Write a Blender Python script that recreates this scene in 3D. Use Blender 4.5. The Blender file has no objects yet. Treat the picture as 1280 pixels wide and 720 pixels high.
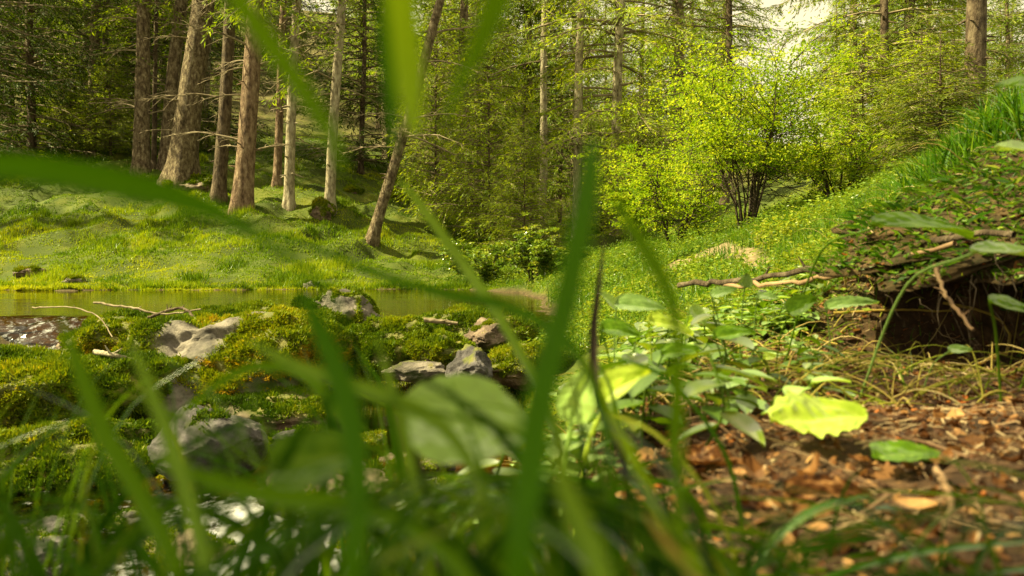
import bpy, math, random
import numpy as np
from mathutils import Vector

rng = np.random.default_rng(7)
random.seed(7)
sc = bpy.context.scene
col = sc.collection
R = math.radians
PI = math.pi

# ------------------------------------------------------------------ camera
F = 996.0                       # focal length in pixels of a 1280 wide frame
TILT = math.atan(30 / F)
cam_d = bpy.data.cameras.new('camera')
cam = bpy.data.objects.new('camera', cam_d)
col.objects.link(cam)
cam_d.sensor_width = 36
cam_d.lens = 36 * F / 1280
cam_d.clip_start = 0.01
cam_d.clip_end = 2000
cam.location = (0, 0, 0)
cam.rotation_euler = (PI / 2 - TILT, 0, 0)
cam_d.dof.use_dof = True
cam_d.dof.focus_distance = 7.5
cam_d.dof.aperture_fstop = 10
cam_d.dof.aperture_blades = 0
sc.camera = cam

# ------------------------------------------------------------------ sky and sun
SUN_AZ = R(-94)      # measured from +Y (view direction), negative = left
SUN_EL = R(46)
w = bpy.data.worlds.new('World')
sc.world = w
w.use_nodes = True
nt = w.node_tree
nt.nodes.clear()
wo = nt.nodes.new('ShaderNodeOutputWorld')
bg = nt.nodes.new('ShaderNodeBackground')
sky = nt.nodes.new('ShaderNodeTexSky')
sky.sky_type = 'NISHITA'
sky.sun_disc = False
sky.sun_elevation = SUN_EL
sky.sun_rotation = SUN_AZ
sky.air_density = 1.0
sky.dust_density = 2.0
tc = nt.nodes.new('ShaderNodeTexCoord')
nz = nt.nodes.new('ShaderNodeTexNoise')
nz.inputs['Scale'].default_value = 2.2
nz.inputs['Detail'].default_value = 6
rp = nt.nodes.new('ShaderNodeValToRGB')
rp.color_ramp.elements[0].position = 0.22
rp.color_ramp.elements[1].position = 0.42
mx = nt.nodes.new('ShaderNodeMix')
mx.data_type = 'RGBA'
mx.inputs[7].default_value = (7.4, 6.5, 4.2, 1)      # thin bright cloud
nt.links.new(tc.outputs['Generated'], nz.inputs['Vector'])
nt.links.new(nz.outputs['Fac'], rp.inputs['Fac'])
nt.links.new(rp.outputs['Color'], mx.inputs[0])
nt.links.new(sky.outputs['Color'], mx.inputs[6])
nt.links.new(mx.outputs[2], bg.inputs['Color'])
bg.inputs['Strength'].default_value = 0.05
nt.links.new(bg.outputs[0], wo.inputs['Surface'])

sun_d = bpy.data.lights.new('sun', 'SUN')
sun_d.energy = 5.0
sun_d.angle = R(0.6)
sun_d.color = (1.0, 0.88, 0.46)
sun = bpy.data.objects.new('sun', sun_d)
col.objects.link(sun)
sd = Vector((math.sin(SUN_AZ) * math.cos(SUN_EL), math.cos(SUN_AZ) * math.cos(SUN_EL), math.sin(SUN_EL)))
sun.rotation_euler = sd.to_track_quat('Z', 'Y').to_euler()

sc.view_settings.view_transform = 'Standard'
sc.view_settings.look = 'None'
sc.view_settings.gamma = 1
sc.view_settings.exposure = 1.72
sc.render.engine = 'CYCLES'
sc.cycles.use_denoising = True
sc.cycles.max_bounces = 7
sc.cycles.diffuse_bounces = 4
sc.cycles.glossy_bounces = 2
sc.cycles.transmission_bounces = 4
sc.cycles.transparent_max_bounces = 6
sc.cycles.caustics_reflective = False
sc.cycles.caustics_refractive = False
sc.cycles.sample_clamp_indirect = 4

# ------------------------------------------------------------------ helpers
def pt(px, py, Y):
    a = (px - 640) / F
    b = (360 - py) / F
    dx, dy, dz = a, math.cos(TILT) + b * math.sin(TILT), -math.sin(TILT) + b * math.cos(TILT)
    return np.array((dx * Y / dy, Y, dz * Y / dy))

def _hash(ix, iy, iz):
    h = (ix * 73856093) ^ (iy * 19349663) ^ (iz * 83492791)
    h = (h ^ (h >> 13)) * 1274126177
    h = h & 0x7fffffff
    h = ((h ^ (h >> 15)) * 668265263) & 0x7fffffff
    return h / float(0x7fffffff)

def vnoise(p):
    p = np.asarray(p, float)
    i = np.floor(p).astype(np.int64)
    f = p - i
    f = f * f * (3 - 2 * f)
    r = 0
    for a in (0, 1):
        wx = f[:, 0] if a else 1 - f[:, 0]
        for b in (0, 1):
            wy = f[:, 1] if b else 1 - f[:, 1]
            for c in (0, 1):
                wz = f[:, 2] if c else 1 - f[:, 2]
                r = r + wx * wy * wz * _hash(i[:, 0] + a, i[:, 1] + b, i[:, 2] + c)
    return r * 2 - 1

def fbm(p, octv=4, gain=0.5):
    p = np.asarray(p, float)
    r, a, s = 0, 1.0, 1.0
    for k in range(octv):
        r = r + a * vnoise(p * s + k * 17.3)
        a *= gain
        s *= 2.03
    return r

def sstep(a, b, x):
    t = np.clip((x - a) / (b - a), 0, 1)
    return t * t * (3 - 2 * t)

def norm(v):
    return v / np.maximum(np.linalg.norm(v, axis=-1, keepdims=True), 1e-9)

class Geo:
    """collects vertices, faces (3 or 4 corners), a tint per vertex and a material slot per face"""
    def __init__(s):
        s.v, s.f, s.t, s.m, s.n = [], [], [], [], 0
    def add(s, v, f, t=0.5, m=0):
        v = np.asarray(v, float).reshape(-1, 3)
        f = np.asarray(f, np.int64)
        s.v.append(v)
        s.f.append(f + s.n)
        s.t.append(np.broadcast_to(np.asarray(t, float), (len(v),)).copy())
        s.m.append(np.full(len(f), m, np.int32))
        s.n += len(v)
    def mesh(s, name, mats, smooth=True):
        me = bpy.data.meshes.new(name)
        v = np.concatenate(s.v)
        me.vertices.add(len(v))
        me.vertices.foreach_set('co', v.ravel())
        loops = np.concatenate([f.ravel() for f in s.f])
        tot = np.concatenate([np.full(len(f), f.shape[1], np.int64) for f in s.f])
        start = np.concatenate(([0], np.cumsum(tot)[:-1]))
        me.loops.add(len(loops))
        me.loops.foreach_set('vertex_index', loops)
        me.polygons.add(len(tot))
        me.polygons.foreach_set('loop_start', start)
        me.polygons.foreach_set('loop_total', tot)
        if not isinstance(mats, (list, tuple)):
            mats = [mats]
        for m in mats:
            me.materials.append(m)
        me.polygons.foreach_set('material_index', np.concatenate(s.m))
        me.polygons.foreach_set('use_smooth', np.full(len(tot), smooth))
        at = me.attributes.new('tint', 'FLOAT', 'POINT')
        at.data.foreach_set('value', np.concatenate(s.t))
        me.update()
        me.validate()
        return me
    def build(s, name, mats, parent=None, smooth=True, loc=None):
        return link(name, s.mesh(name, mats, smooth), parent, loc)

def link(name, me, parent=None, loc=None):
    o = bpy.data.objects.new(name, me)
    col.objects.link(o)
    if parent:
        o.parent = parent
    if loc is not None:
        o.location = loc
    return o

def tag(o, label=None, cat=None, group=None, kind=None):
    if label: o['label'] = label
    if cat: o['category'] = cat
    if group: o['group'] = group
    if kind: o['kind'] = kind
    return o

def thing(name, label, cat, loc=(0, 0, 0), rz=0, group=None):
    o = bpy.data.objects.new(name, None)
    col.objects.link(o)
    o.empty_display_size = 0.1
    o.location = loc
    o.rotation_euler = (0, 0, rz)
    return tag(o, label, cat, group)

def tubes(P, Rr, sides=5):
    """P (N,S,3) paths, Rr (N,S) radii -> verts, quads"""
    P = np.asarray(P, float)
    Rr = np.asarray(Rr, float)
    N, S, _ = P.shape
    T = np.empty_like(P)
    T[:, 1:-1] = P[:, 2:] - P[:, :-2]
    T[:, 0] = P[:, 1] - P[:, 0]
    T[:, -1] = P[:, -1] - P[:, -2]
    T = norm(T)
    ref = np.where(np.abs(T[:, :1, 2:3]) > 0.8, np.array([1., 0, 0]), np.array([0, 0, 1.]))
    ref = np.broadcast_to(ref, T.shape)
    A = norm(np.cross(T, ref))
    B = np.cross(T, A)
    ang = np.arange(sides) * 2 * PI / sides
    V = P[:, :, None] + Rr[:, :, None, None] * (A[:, :, None] * np.cos(ang)[None, None, :, None] + B[:, :, None] * np.sin(ang)[None, None, :, None])
    V = V.reshape(-1, 3)
    n = np.arange(N)[:, None, None] * S * sides
    s = np.arange(S - 1)[None, :, None] * sides
    k = np.arange(sides)[None, None, :]
    k2 = (k + 1) % sides
    a = n + s + k; b = n + s + k2; c = n + s + sides + k2; d = n + s + sides + k
    Q = np.stack(np.broadcast_arrays(a, b, c, d), -1).reshape(-1, 4)
    return V, Q

# ------------------------------------------------------------------ terrain height
UC = np.array([-1.2, -.64, -.44, -.24, -.1, 0, .1, .2, .36, .64, 1.2])
YR = np.array([.2, .4, .7, 1.0, 1.5, 2.2, 3.2, 4.4, 6.3, 9.3, 12, 16, 22, 32, 50, 90, 180])
ZT = np.array([
 [-.18, -.18, -.18, -.17, -.17, -.16, -.16, -.16, -.15, -.14, -.12],
 [-.30, -.28, -.26, -.23, -.20, -.18, -.15, -.14, -.135, -.12, -.08],
 [-.55, -.52, -.50, -.48, -.40, -.27, -.18, -.15, -.14, -.13, .02],
 [-.72, -.72, -.72, -.72, -.66, -.42, -.22, -.16, -.13, -.08, .12],
 [-.78, -.78, -.78, -.78, -.74, -.55, -.28, -.18, -.10, .26, .60],
 [-.72, -.74, -.78, -.78, -.76, -.62, -.35, -.20, -.04, .42, .95],
 [-.50, -.52, -.62, -.68, -.68, -.52, -.34, -.19, .03, .58, 1.3],
 [-.44, -.42, -.36, -.33, -.36, -.38, -.24, -.12, .14, .72, 1.6],
 [-.55, -.50, -.52, -.55, -.55, -.42, -.12, .02, .36, .95, 2.0],
 [-.30, -.29, -.29, -.30, -.34, -.22, .02, .26, .66, 1.3, 2.6],
 [.55, .52, .50, .42, .14, .02, .2, .45, 1.0, 1.8, 3.3],
 [1.75, 1.7, 1.75, 1.6, 1.0, .5, .55, .85, 1.5, 2.5, 4.4],
 [3.0, 3.1, 3.4, 3.3, 2.3, 1.2, 1.1, 1.5, 2.3, 3.5, 6],
 [5.2, 5.5, 5.8, 5.5, 4.2, 2.6, 2.3, 2.8, 3.6, 5.0, 8],
 [11, 12, 12, 11.5, 9, 7, 6, 6, 6.5, 8, 11],
 [28, 30, 30, 28, 24, 20, 17, 15, 13, 15, 18],
 [50, 55, 55, 50, 45, 38, 32, 26, 22, 24, 28]])

def _herm(xs, ys, x):
    """ys (..., K), interpolate along last axis at x (N) ; ys (N,K)"""
    i = np.clip(np.searchsorted(xs, x) - 1, 0, len(xs) - 2)
    d = np.empty_like(ys)
    d[:, 1:-1] = (ys[:, 2:] - ys[:, :-2]) / (xs[2:] - xs[:-2])
    d[:, 0] = (ys[:, 1] - ys[:, 0]) / (xs[1] - xs[0])
    d[:, -1] = (ys[:, -1] - ys[:, -2]) / (xs[-1] - xs[-2])
    n = np.arange(len(x))
    h = xs[i + 1] - xs[i]
    t = (x - xs[i]) / h
    y0, y1, m0, m1 = ys[n, i], ys[n, i + 1], d[n, i] * h, d[n, i + 1] * h
    return (2*t**3 - 3*t**2 + 1) * y0 + (t**3 - 2*t**2 + t) * m0 + (-2*t**3 + 3*t**2) * y1 + (t**3 - t**2) * m1

def _row_tables():
    ly = np.log(YR)
    fine = np.linspace(ly[0], ly[-1], 400)
    cols = np.stack([_herm(ly, np.broadcast_to(ZT[:, k], (400, len(YR))).copy(), fine) for k in range(len(UC))], 1)
    return fine, cols
_FY, _FZ = _row_tables()

def hbase(x, y):
    x = np.atleast_1d(np.asarray(x, float)); y = np.atleast_1d(np.asarray(y, float))
    Y = np.clip(y, 0.2, 179)
    u = np.clip(x / Y, -1.2, 1.2)
    q = (np.log(Y) - _FY[0]) / (_FY[1] - _FY[0])
    i = np.clip(q.astype(int), 0, len(_FY) - 2)
    t = (q - i)[:, None]
    rows = _FZ[i] * (1 - t) + _FZ[i + 1] * t
    return _herm(UC, rows, u)

def H(x, y):
    x = np.atleast_1d(np.asarray(x, float)); y = np.atleast_1d(np.asarray(y, float))
    z = hbase(x, y)
    d = np.hypot(x, y)
    p = np.stack([x, y, 0 * x], 1)
    z = z + fbm(p * 9, 5) * .015 * sstep(.1, .5, d)
    z = z + fbm(p * 2.2, 3) * .05 * sstep(1.5, 5, d)
    # moss hummocks on the far slope
    hum = np.abs(fbm(p * 1.1 + 5, 3))
    z = z + (.28 - hum * .55) * sstep(9.6, 12, y) * sstep(40, 20, y) * .55
    z = z + fbm(p * .12, 3) * .6 * sstep(16, 40, d)
    # undercut hollow of the bank
    z = z - .36 * np.exp(-((x - .70) / .18) ** 2 - ((y - 1.15) / .13) ** 2)
    return z

def hit(px, py, y0=0.25, y1=120):
    """first point of the ground seen at that pixel"""
    Y = np.exp(np.linspace(math.log(y0), math.log(y1), 900))
    P = np.array([pt(px, py, yy) for yy in Y])
    h = H(P[:, 0], P[:, 1])
    k = np.where(P[:, 2] <= h)[0]
    k = k[0] if len(k) else len(Y) - 1
    return float(P[k, 0]), float(P[k, 1]), float(h[k])

# ------------------------------------------------------------------ materials
def newmat(name):
    m = bpy.data.materials.new(name)
    m.use_nodes = True
    m.node_tree.nodes.clear()
    return m, m.node_tree, m.node_tree.nodes, m.node_tree.links

def ramp(nd, stops):
    r = nd.new('ShaderNodeValToRGB')
    e = r.color_ramp.elements
    while len(e) < len(stops):
        e.new(0.5)
    for k, (p, c) in enumerate(stops):
        e[k].position = p
        e[k].color = (*c, 1)
    return r

def noise(nd, ln, scale, detail=4, vec=None, rough=.6, obj=True):
    n = nd.new('ShaderNodeTexNoise')
    n.inputs['Scale'].default_value = scale
    n.inputs['Detail'].default_value = detail
    n.inputs['Roughness'].default_value = rough
    if vec is not None:
        ln.new(vec, n.inputs['Vector'])
    return n

def leafmat(name, stops, trans=.45, gloss=.25, rough=.45, nscale=3.0, tr_tint=(1.25, 1.1, .35), mixn=.35):
    """thin leaf: diffuse + translucent + a little gloss; colour from the tint attribute and noise"""
    m, t, nd, ln = newmat(name)
    out = nd.new('ShaderNodeOutputMaterial')
    at = nd.new('ShaderNodeAttribute'); at.attribute_name = 'tint'
    g = nd.new('ShaderNodeNewGeometry')
    n = noise(nd, ln, nscale, 3, g.outputs['Position'])
    mm = nd.new('ShaderNodeMix'); mm.data_type = 'FLOAT'; mm.inputs[0].default_value = mixn
    ln.new(at.outputs['Fac'], mm.inputs[2]); ln.new(n.outputs['Fac'], mm.inputs[3])
    r = ramp(nd, stops); ln.new(mm.outputs[0], r.inputs['Fac'])
    d = nd.new('ShaderNodeBsdfDiffuse'); ln.new(r.outputs['Color'], d.inputs['Color'])
    tr = nd.new('ShaderNodeBsdfTranslucent')
    mul = nd.new('ShaderNodeMix'); mul.data_type = 'RGBA'; mul.blend_type = 'MULTIPLY'; mul.inputs[0].default_value = 1
    mul.inputs[7].default_value = (*tr_tint, 1)
    ln.new(r.outputs['Color'], mul.inputs[6]); ln.new(mul.outputs[2], tr.inputs['Color'])
    a = nd.new('ShaderNodeMixShader'); a.inputs[0].default_value = trans
    ln.new(d.outputs[0], a.inputs[1]); ln.new(tr.outputs[0], a.inputs[2])
    gl = nd.new('ShaderNodeBsdfGlossy'); gl.inputs['Roughness'].default_value = rough
    gl.inputs['Color'].default_value = (1, 1, 1, 1)
    fr = nd.new('ShaderNodeLayerWeight'); fr.inputs['Blend'].default_value = .25
    fm = nd.new('ShaderNodeMath'); fm.operation = 'MULTIPLY'; fm.inputs[1].default_value = gloss
    ln.new(fr.outputs['Fresnel'], fm.inputs[0])
    b = nd.new('ShaderNodeMixShader'); ln.new(fm.outputs[0], b.inputs[0])
    ln.new(a.outputs[0], b.inputs[1]); ln.new(gl.outputs[0], b.inputs[2])
    ln.new(b.outputs[0], out.inputs['Surface'])
    return m

def roughmat(name, stops, scale=8, detail=8, bump=.4, bscale=30, stretch=(1, 1, 1), rough=.85, tintmix=0.0, spec=.3, bdist=.02):
    m, t, nd, ln = newmat(name)
    out = nd.new('ShaderNodeOutputMaterial')
    b = nd.new('ShaderNodeBsdfPrincipled')
    b.inputs['Roughness'].default_value = rough
    b.inputs['Specular IOR Level'].default_value = spec
    co = nd.new('ShaderNodeTexCoord')
    mp = nd.new('ShaderNodeMapping'); mp.inputs['Scale'].default_value = stretch
    ln.new(co.outputs['Object'], mp.inputs['Vector'])
    n = noise(nd, ln, scale, detail, mp.outputs[0], .68)
    fac = n.outputs['Fac']
    if tintmix:
        at = nd.new('ShaderNodeAttribute'); at.attribute_name = 'tint'
        mm = nd.new('ShaderNodeMix'); mm.data_type = 'FLOAT'; mm.inputs[0].default_value = tintmix
        ln.new(fac, mm.inputs[2]); ln.new(at.outputs['Fac'], mm.inputs[3]); fac = mm.outputs[0]
    r = ramp(nd, stops); ln.new(fac, r.inputs['Fac'])
    ln.new(r.outputs['Color'], b.inputs['Base Color'])
    n2 = noise(nd, ln, bscale, 6, mp.outputs[0], .7)
    bp = nd.new('ShaderNodeBump'); bp.inputs['Strength'].default_value = bump; bp.inputs['Distance'].default_value = bdist
    ln.new(n2.outputs['Fac'], bp.inputs['Height']); ln.new(bp.outputs[0], b.inputs['Normal'])
    ln.new(b.outputs[0], out.inputs['Surface'])
    return m

M = {}
M['bark'] = roughmat('spruce_bark', [(.33, (.03, .02, .01)), (.45, (.12, .085, .05)), (.55, (.22, .17, .10)), (.68, (.40, .34, .23))], 20, 10, 1.0, 30, (1, 1, .5), .9, bdist=.07)
M['bark_dark'] = roughmat('dark_bark', [(.34, (.02, .013, .008)), (.48, (.08, .055, .033)), (.66, (.18, .14, .09))], 18, 9, .9, 26, (1, 1, .4), .9, bdist=.04)
M['bark_pale'] = roughmat('pale_bark', [(.33, (.06, .045, .03)), (.45, (.24, .20, .13)), (.56, (.38, .33, .23)), (.68, (.52, .48, .36))], 18, 9, .8, 26, (1, 1, .4), .9, bdist=.03)
M['bark_red'] = roughmat('red_bark', [(.34, (.04, .022, .012)), (.46, (.15, .095, .058)), (.56, (.24, .165, .105)), (.68, (.36, .28, .19))], 18, 9, .9, 26, (1, 1, .4), .9, bdist=.04)
M['twig'] = roughmat('twig_wood', [(.3, (.07, .05, .03)), (.55, (.24, .19, .12)), (.8, (.42, .36, .25))], 6, 5, .3, 40)
M['stem'] = roughmat('shrub_stem', [(.3, (.018, .012, .008)), (.7, (.07, .05, .03))], 8, 4, .3, 40)
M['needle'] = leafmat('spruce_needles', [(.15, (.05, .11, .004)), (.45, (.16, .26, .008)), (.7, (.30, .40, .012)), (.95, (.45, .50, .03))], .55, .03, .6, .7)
M['needle_shade'] = leafmat('shade_needles', [(.15, (.018, .04, .004)), (.5, (.05, .095, .006)), (.85, (.14, .19, .012))], .4, .03, .6, .7)  # darker needle copy, shade of the left wood put into the colour
M['needle_yel_lit'] = leafmat('yellow_sunlit_needles', [(.15, (.14, .24, .008)), (.5, (.31, .43, .012)), (.9, (.54, .62, .035))], .58, .03, .6, .9)  # yellow-green growth with sunlight put into the colour
M['needle_mid'] = leafmat('mid_green_needles', [(.15, (.04, .075, .005)), (.45, (.10, .155, .008)), (.7, (.19, .24, .012)), (.95, (.33, .35, .03))], .5, .03, .6, .9)
M['bush_leaf'] = leafmat('shrub_leaves', [(.15, (.10, .21, .006)), (.5, (.26, .40, .012)), (.9, (.52, .58, .05))], .55, .08, .4, 1.6)
M['lawn'] = leafmat('moss_and_short_grass', [(.12, (.035, .085, .005)), (.38, (.10, .19, .008)), (.6, (.21, .31, .010)), (.9, (.38, .42, .02))], .45, .04, .5, .55, mixn=.3)
M['herb'] = leafmat('herb_leaves', [(.12, (.06, .13, .012)), (.45, (.13, .23, .018)), (.7, (.25, .33, .025)), (.95, (.42, .42, .045))], .45, .3, .35, 3)
M['grass'] = leafmat('grass_blades', [(.12, (.015, .055, .002)), (.4, (.045, .13, .004)), (.7, (.14, .26, .008)), (.92, (.40, .42, .05))], .45, .15, .35, 6, mixn=.3)
M['moss'] = leafmat('cushion_moss', [(.1, (.02, .05, .003)), (.35, (.07, .13, .005)), (.6, (.20, .26, .008)), (.8, (.35, .33, .012)), (.97, (.42, .17, .012))], .3, .03, .6, 3.2, mixn=.2)
M['blade_dark'] = leafmat('deep_green_blade', [(.1, (.03, .11, .002)), (.6, (.07, .20, .003)), (.95, (.14, .30, .006))], .5, .15, .4, 25)
M['blade_mid'] = leafmat('fresh_green_blade', [(.1, (.06, .16, .002)), (.6, (.13, .27, .004)), (.95, (.20, .35, .012))], .5, .15, .4, 25)
M['blade_pale'] = leafmat('pale_green_blade', [(.1, (.12, .25, .02)), (.6, (.22, .37, .04)), (.95, (.42, .52, .12))], .5, .12, .4, 25)
M['blade_lime'] = leafmat('lime_green_blade', [(.1, (.20, .42, .01)), (.6, (.33, .52, .015)), (.95, (.45, .6, .03))], .55, .25, .4, 25)
M['blade_straw'] = leafmat('straw_blade', [(.1, (.30, .22, .05)), (.6, (.5, .38, .09)), (.95, (.6, .5, .2))], .4, .2, .5, 25)
M['leaf_pale'] = leafmat('pale_leaf', [(.1, (.30, .44, .12)), (.6, (.38, .58, .14)), (.95, (.55, .70, .25))], .4, .12, .45, 40)
M['leaf_lime'] = leafmat('lime_leaf', [(.1, (.28, .42, .03)), (.6, (.45, .58, .07)), (.95, (.6, .66, .2))], .4, .08, .5, 60)
M['leaf_green'] = leafmat('green_leaf', [(.1, (.06, .14, .008)), (.6, (.13, .25, .014)), (.95, (.28, .38, .05))], .4, .1, .45, 40)
M['leaf_blue'] = leafmat('grey_green_leaf', [(.1, (.12, .22, .05)), (.6, (.23, .36, .10)), (.95, (.38, .50, .20))], .35, .2, .4, 40)
M['litter'] = leafmat('fallen_leaves', [(.05, (.018, .008, .004)), (.35, (.085, .034, .012)), (.6, (.20, .092, .032)), (.82, (.44, .25, .10)), (.93, (.55, .16, .03)), (1, (.6, .12, .03))], .25, .02, .6, 40, tr_tint=(1.1, .9, .6), mixn=.12)
M['litter_twig'] = roughmat('litter_twigs', [(.2, (.06, .035, .02)), (.5, (.22, .13, .07)), (.8, (.42, .32, .18))], 12, 4, .4, 80, tintmix=.6, bdist=.004)

M['dry'] = leafmat('dry_stalks', [(.1, (.10, .16, .01)), (.4, (.26, .26, .03)), (.7, (.42, .32, .10)), (.95, (.55, .46, .24))], .3, .1, .5, 20, mixn=.2)

# ground: one sheet, zones from attributes
def groundmat():
    m, t, nd, ln = newmat('ground_surface')
    out = nd.new('ShaderNodeOutputMaterial')
    b = nd.new('ShaderNodeBsdfPrincipled'); b.inputs['Roughness'].default_value = .9
    b.inputs['Specular IOR Level'].default_value = .25
    g = nd.new('ShaderNodeNewGeometry')
    P = g.outputs['Position']
    n1 = noise(nd, ln, 1.3, 8, P, .7)
    n2 = noise(nd, ln, 28, 8, P, .75)
    n3 = noise(nd, ln, 60, 6, P, .75)
    grass = ramp(nd, [(.3, (.025, .035, .005)), (.5, (.06, .085, .008)), (.68, (.13, .14, .015))]); ln.new(n1.outputs['Fac'], grass.inputs['Fac'])
    soil = ramp(nd, [(.3, (.012, .007, .004)), (.48, (.045, .024, .011)), (.62, (.11, .06, .028)), (.78, (.22, .13, .06))]); ln.new(n2.outputs['Fac'], soil.inputs['Fac'])
    bed = ramp(nd, [(.3, (.015, .012, .006)), (.5, (.06, .04, .018)), (.65, (.15, .11, .05)), (.8, (.25, .22, .15))]); ln.new(n2.outputs['Fac'], bed.inputs['Fac'])
    floor = ramp(nd, [(.3, (.03, .03, .008)), (.5, (.08, .07, .018)), (.7, (.15, .13, .03))]); ln.new(n1.outputs['Fac'], floor.inputs['Fac'])
    def at(nm):
        a = nd.new('ShaderNodeAttribute'); a.attribute_name = nm; return a.outputs['Fac']
    cur = grass.outputs['Color']
    for nm, c in (('floor', floor), ('soil', soil), ('bed', bed)):
        mx = nd.new('ShaderNodeMix'); mx.data_type = 'RGBA'
        ln.new(at(nm), mx.inputs[0]); ln.new(cur, mx.inputs[6]); ln.new(c.outputs['Color'], mx.inputs[7])
        cur = mx.outputs[2]
    path = ramp(nd, [(.3, (.09, .07, .03)), (.5, (.20, .15, .08)), (.7, (.34, .27, .17))]); ln.new(n2.outputs['Fac'], path.inputs['Fac'])
    mx = nd.new('ShaderNodeMix'); mx.data_type = 'RGBA'
    ln.new(at('path'), mx.inputs[0]); ln.new(cur, mx.inputs[6]); ln.new(path.outputs['Color'], mx.inputs[7])
    ln.new(mx.outputs[2], b.inputs['Base Color'])
    bp = nd.new('ShaderNodeBump'); bp.inputs['Strength'].default_value = .8; bp.inputs['Distance'].default_value = .012
    ln.new(n3.outputs['Fac'], bp.inputs['Height']); ln.new(bp.outputs[0], b.inputs['Normal'])
    ln.new(b.outputs[0], out.inputs['Surface'])
    return m
M['ground'] = groundmat()

def rockmat(name, base, moss, mossamt, orange=.0):
    m, t, nd, ln = newmat(name)
    out = nd.new('ShaderNodeOutputMaterial')
    b = nd.new('ShaderNodeBsdfPrincipled'); b.inputs['Roughness'].default_value = .7
    co = nd.new('ShaderNodeTexCoord'); P = co.outputs['Object']
    n = noise(nd, ln, 9, 10, P, .7)
    r = ramp(nd, base); ln.new(n.outputs['Fac'], r.inputs['Fac'])
    n2 = noise(nd, ln, 6, 8, P, .7)
    r2 = ramp(nd, moss); ln.new(n2.outputs['Fac'], r2.inputs['Fac'])
    at = nd.new('ShaderNodeAttribute'); at.attribute_name = 'tint'
    mx = nd.new('ShaderNodeMix'); mx.data_type = 'RGBA'
    ln.new(at.outputs['Fac'], mx.inputs[0]); ln.new(r.outputs['Color'], mx.inputs[6]); ln.new(r2.outputs['Color'], mx.inputs[7])
    ln.new(mx.outputs[2], b.inputs['Base Color'])
    n3 = noise(nd, ln, 45, 8, P, .75)
    bp = nd.new('ShaderNodeBump'); bp.inputs['Strength'].default_value = .9; bp.inputs['Distance'].default_value = .012
    ln.new(n3.outputs['Fac'], bp.inputs['Height']); ln.new(bp.outputs[0], b.inputs['Normal'])
    ln.new(b.outputs[0], out.inputs['Surface'])
    return m
MOSSR = [(.3, (.03, .035, .006)), (.5, (.10, .11, .01)), (.7, (.22, .18, .015))]
M['rock'] = rockmat('mossy_rock', [(.33, (.03, .018, .010)), (.48, (.11, .07, .045)), (.66, (.28, .21, .15))], MOSSR, .5)
M['rock_pale'] = rockmat('pale_rock', [(.36, (.03, .024, .02)), (.48, (.10, .085, .07)), (.6, (.21, .18, .15))], MOSSR, .5)
M['rock_wet'] = rockmat('wet_grey_rock', [(.36, (.012, .010, .011)), (.5, (.05, .043, .047)), (.66, (.16, .145, .155))], MOSSR, .3)  # dark as wet stone, darkened further for the shade it stands in

def watermat():
    m, t, nd, ln = newmat('stream_water')
    out = nd.new('ShaderNodeOutputMaterial')
    g = nd.new('ShaderNodeNewGeometry')
    mp = nd.new('ShaderNodeMapping'); mp.inputs['Scale'].default_value = (.9, 2.6, 1)
    ln.new(g.outputs['Position'], mp.inputs['Vector'])
    n = noise(nd, ln, 3.2, 5, mp.outputs[0], .55)
    bp = nd.new('ShaderNodeBump'); bp.inputs['Strength'].default_value = .12; bp.inputs['Distance'].default_value = .02
    ln.new(n.outputs['Fac'], bp.inputs['Height'])
    tr = nd.new('ShaderNodeBsdfTransparent'); tr.inputs['Color'].default_value = (.58, .42, .12, 1)  # brown water, with the golden reflection put into the tint
    gl = nd.new('ShaderNodeBsdfGlossy'); gl.inputs['Roughness'].default_value = .03
    gl.inputs['Color'].default_value = (.95, .95, .95, 1)
    ln.new(bp.outputs[0], gl.inputs['Normal'])
    fr = nd.new('ShaderNodeFresnel'); fr.inputs['IOR'].default_value = 1.33
    ln.new(bp.outputs[0], fr.inputs['Normal'])
    a = nd.new('ShaderNodeMixShader'); ln.new(fr.outputs[0], a.inputs[0]); ln.new(tr.outputs[0], a.inputs[1]); ln.new(gl.outputs[0], a.inputs[2])
    # broken white water where it runs fast
    at = nd.new('ShaderNodeAttribute'); at.attribute_name = 'tint'
    mp2 = nd.new('ShaderNodeMapping'); mp2.inputs['Scale'].default_value = (1, 1, .6)
    ln.new(g.outputs['Position'], mp2.inputs['Vector'])
    n2 = noise(nd, ln, 22, 8, mp2.outputs[0], .75)
    ad = nd.new('ShaderNodeMath'); ad.operation = 'MULTIPLY_ADD'; ad.inputs[1].default_value = .62; ln.new(at.outputs['Fac'], ad.inputs[0]); ln.new(n2.outputs['Fac'], ad.inputs[2])
    rr = ramp(nd, [(.72, (0, 0, 0)), (.92, (1, 1, 1))])
    sb = nd.new('ShaderNodeMath'); sb.operation = 'SUBTRACT'; sb.inputs[1].default_value = .0; ln.new(ad.outputs[0], sb.inputs[0])
    ln.new(sb.outputs[0], rr.inputs['Fac'])
    foam = nd.new('ShaderNodeBsdfDiffuse'); foam.inputs['Color'].default_value = (.42, .43, .45, 1)
    b = nd.new('ShaderNodeMixShader'); ln.new(rr.outputs['Color'], b.inputs[0]); ln.new(a.outputs[0], b.inputs[1]); ln.new(foam.outputs[0], b.inputs[2])
    ln.new(b.outputs[0], out.inputs['Surface'])
    return m
M['water'] = watermat()

# ------------------------------------------------------------------ ground sheet
def grid_mesh(X, Yv, Z):
    ny, nx = Z.shape
    i = np.arange(nx - 1)[None, :]; j = np.arange(ny - 1)[:, None]
    a = j * nx + i
    return np.stack([X.ravel(), Yv.ravel(), Z.ravel()], 1), np.stack([a, a + 1, a + nx + 1, a + nx], -1).reshape(-1, 4)

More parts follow.
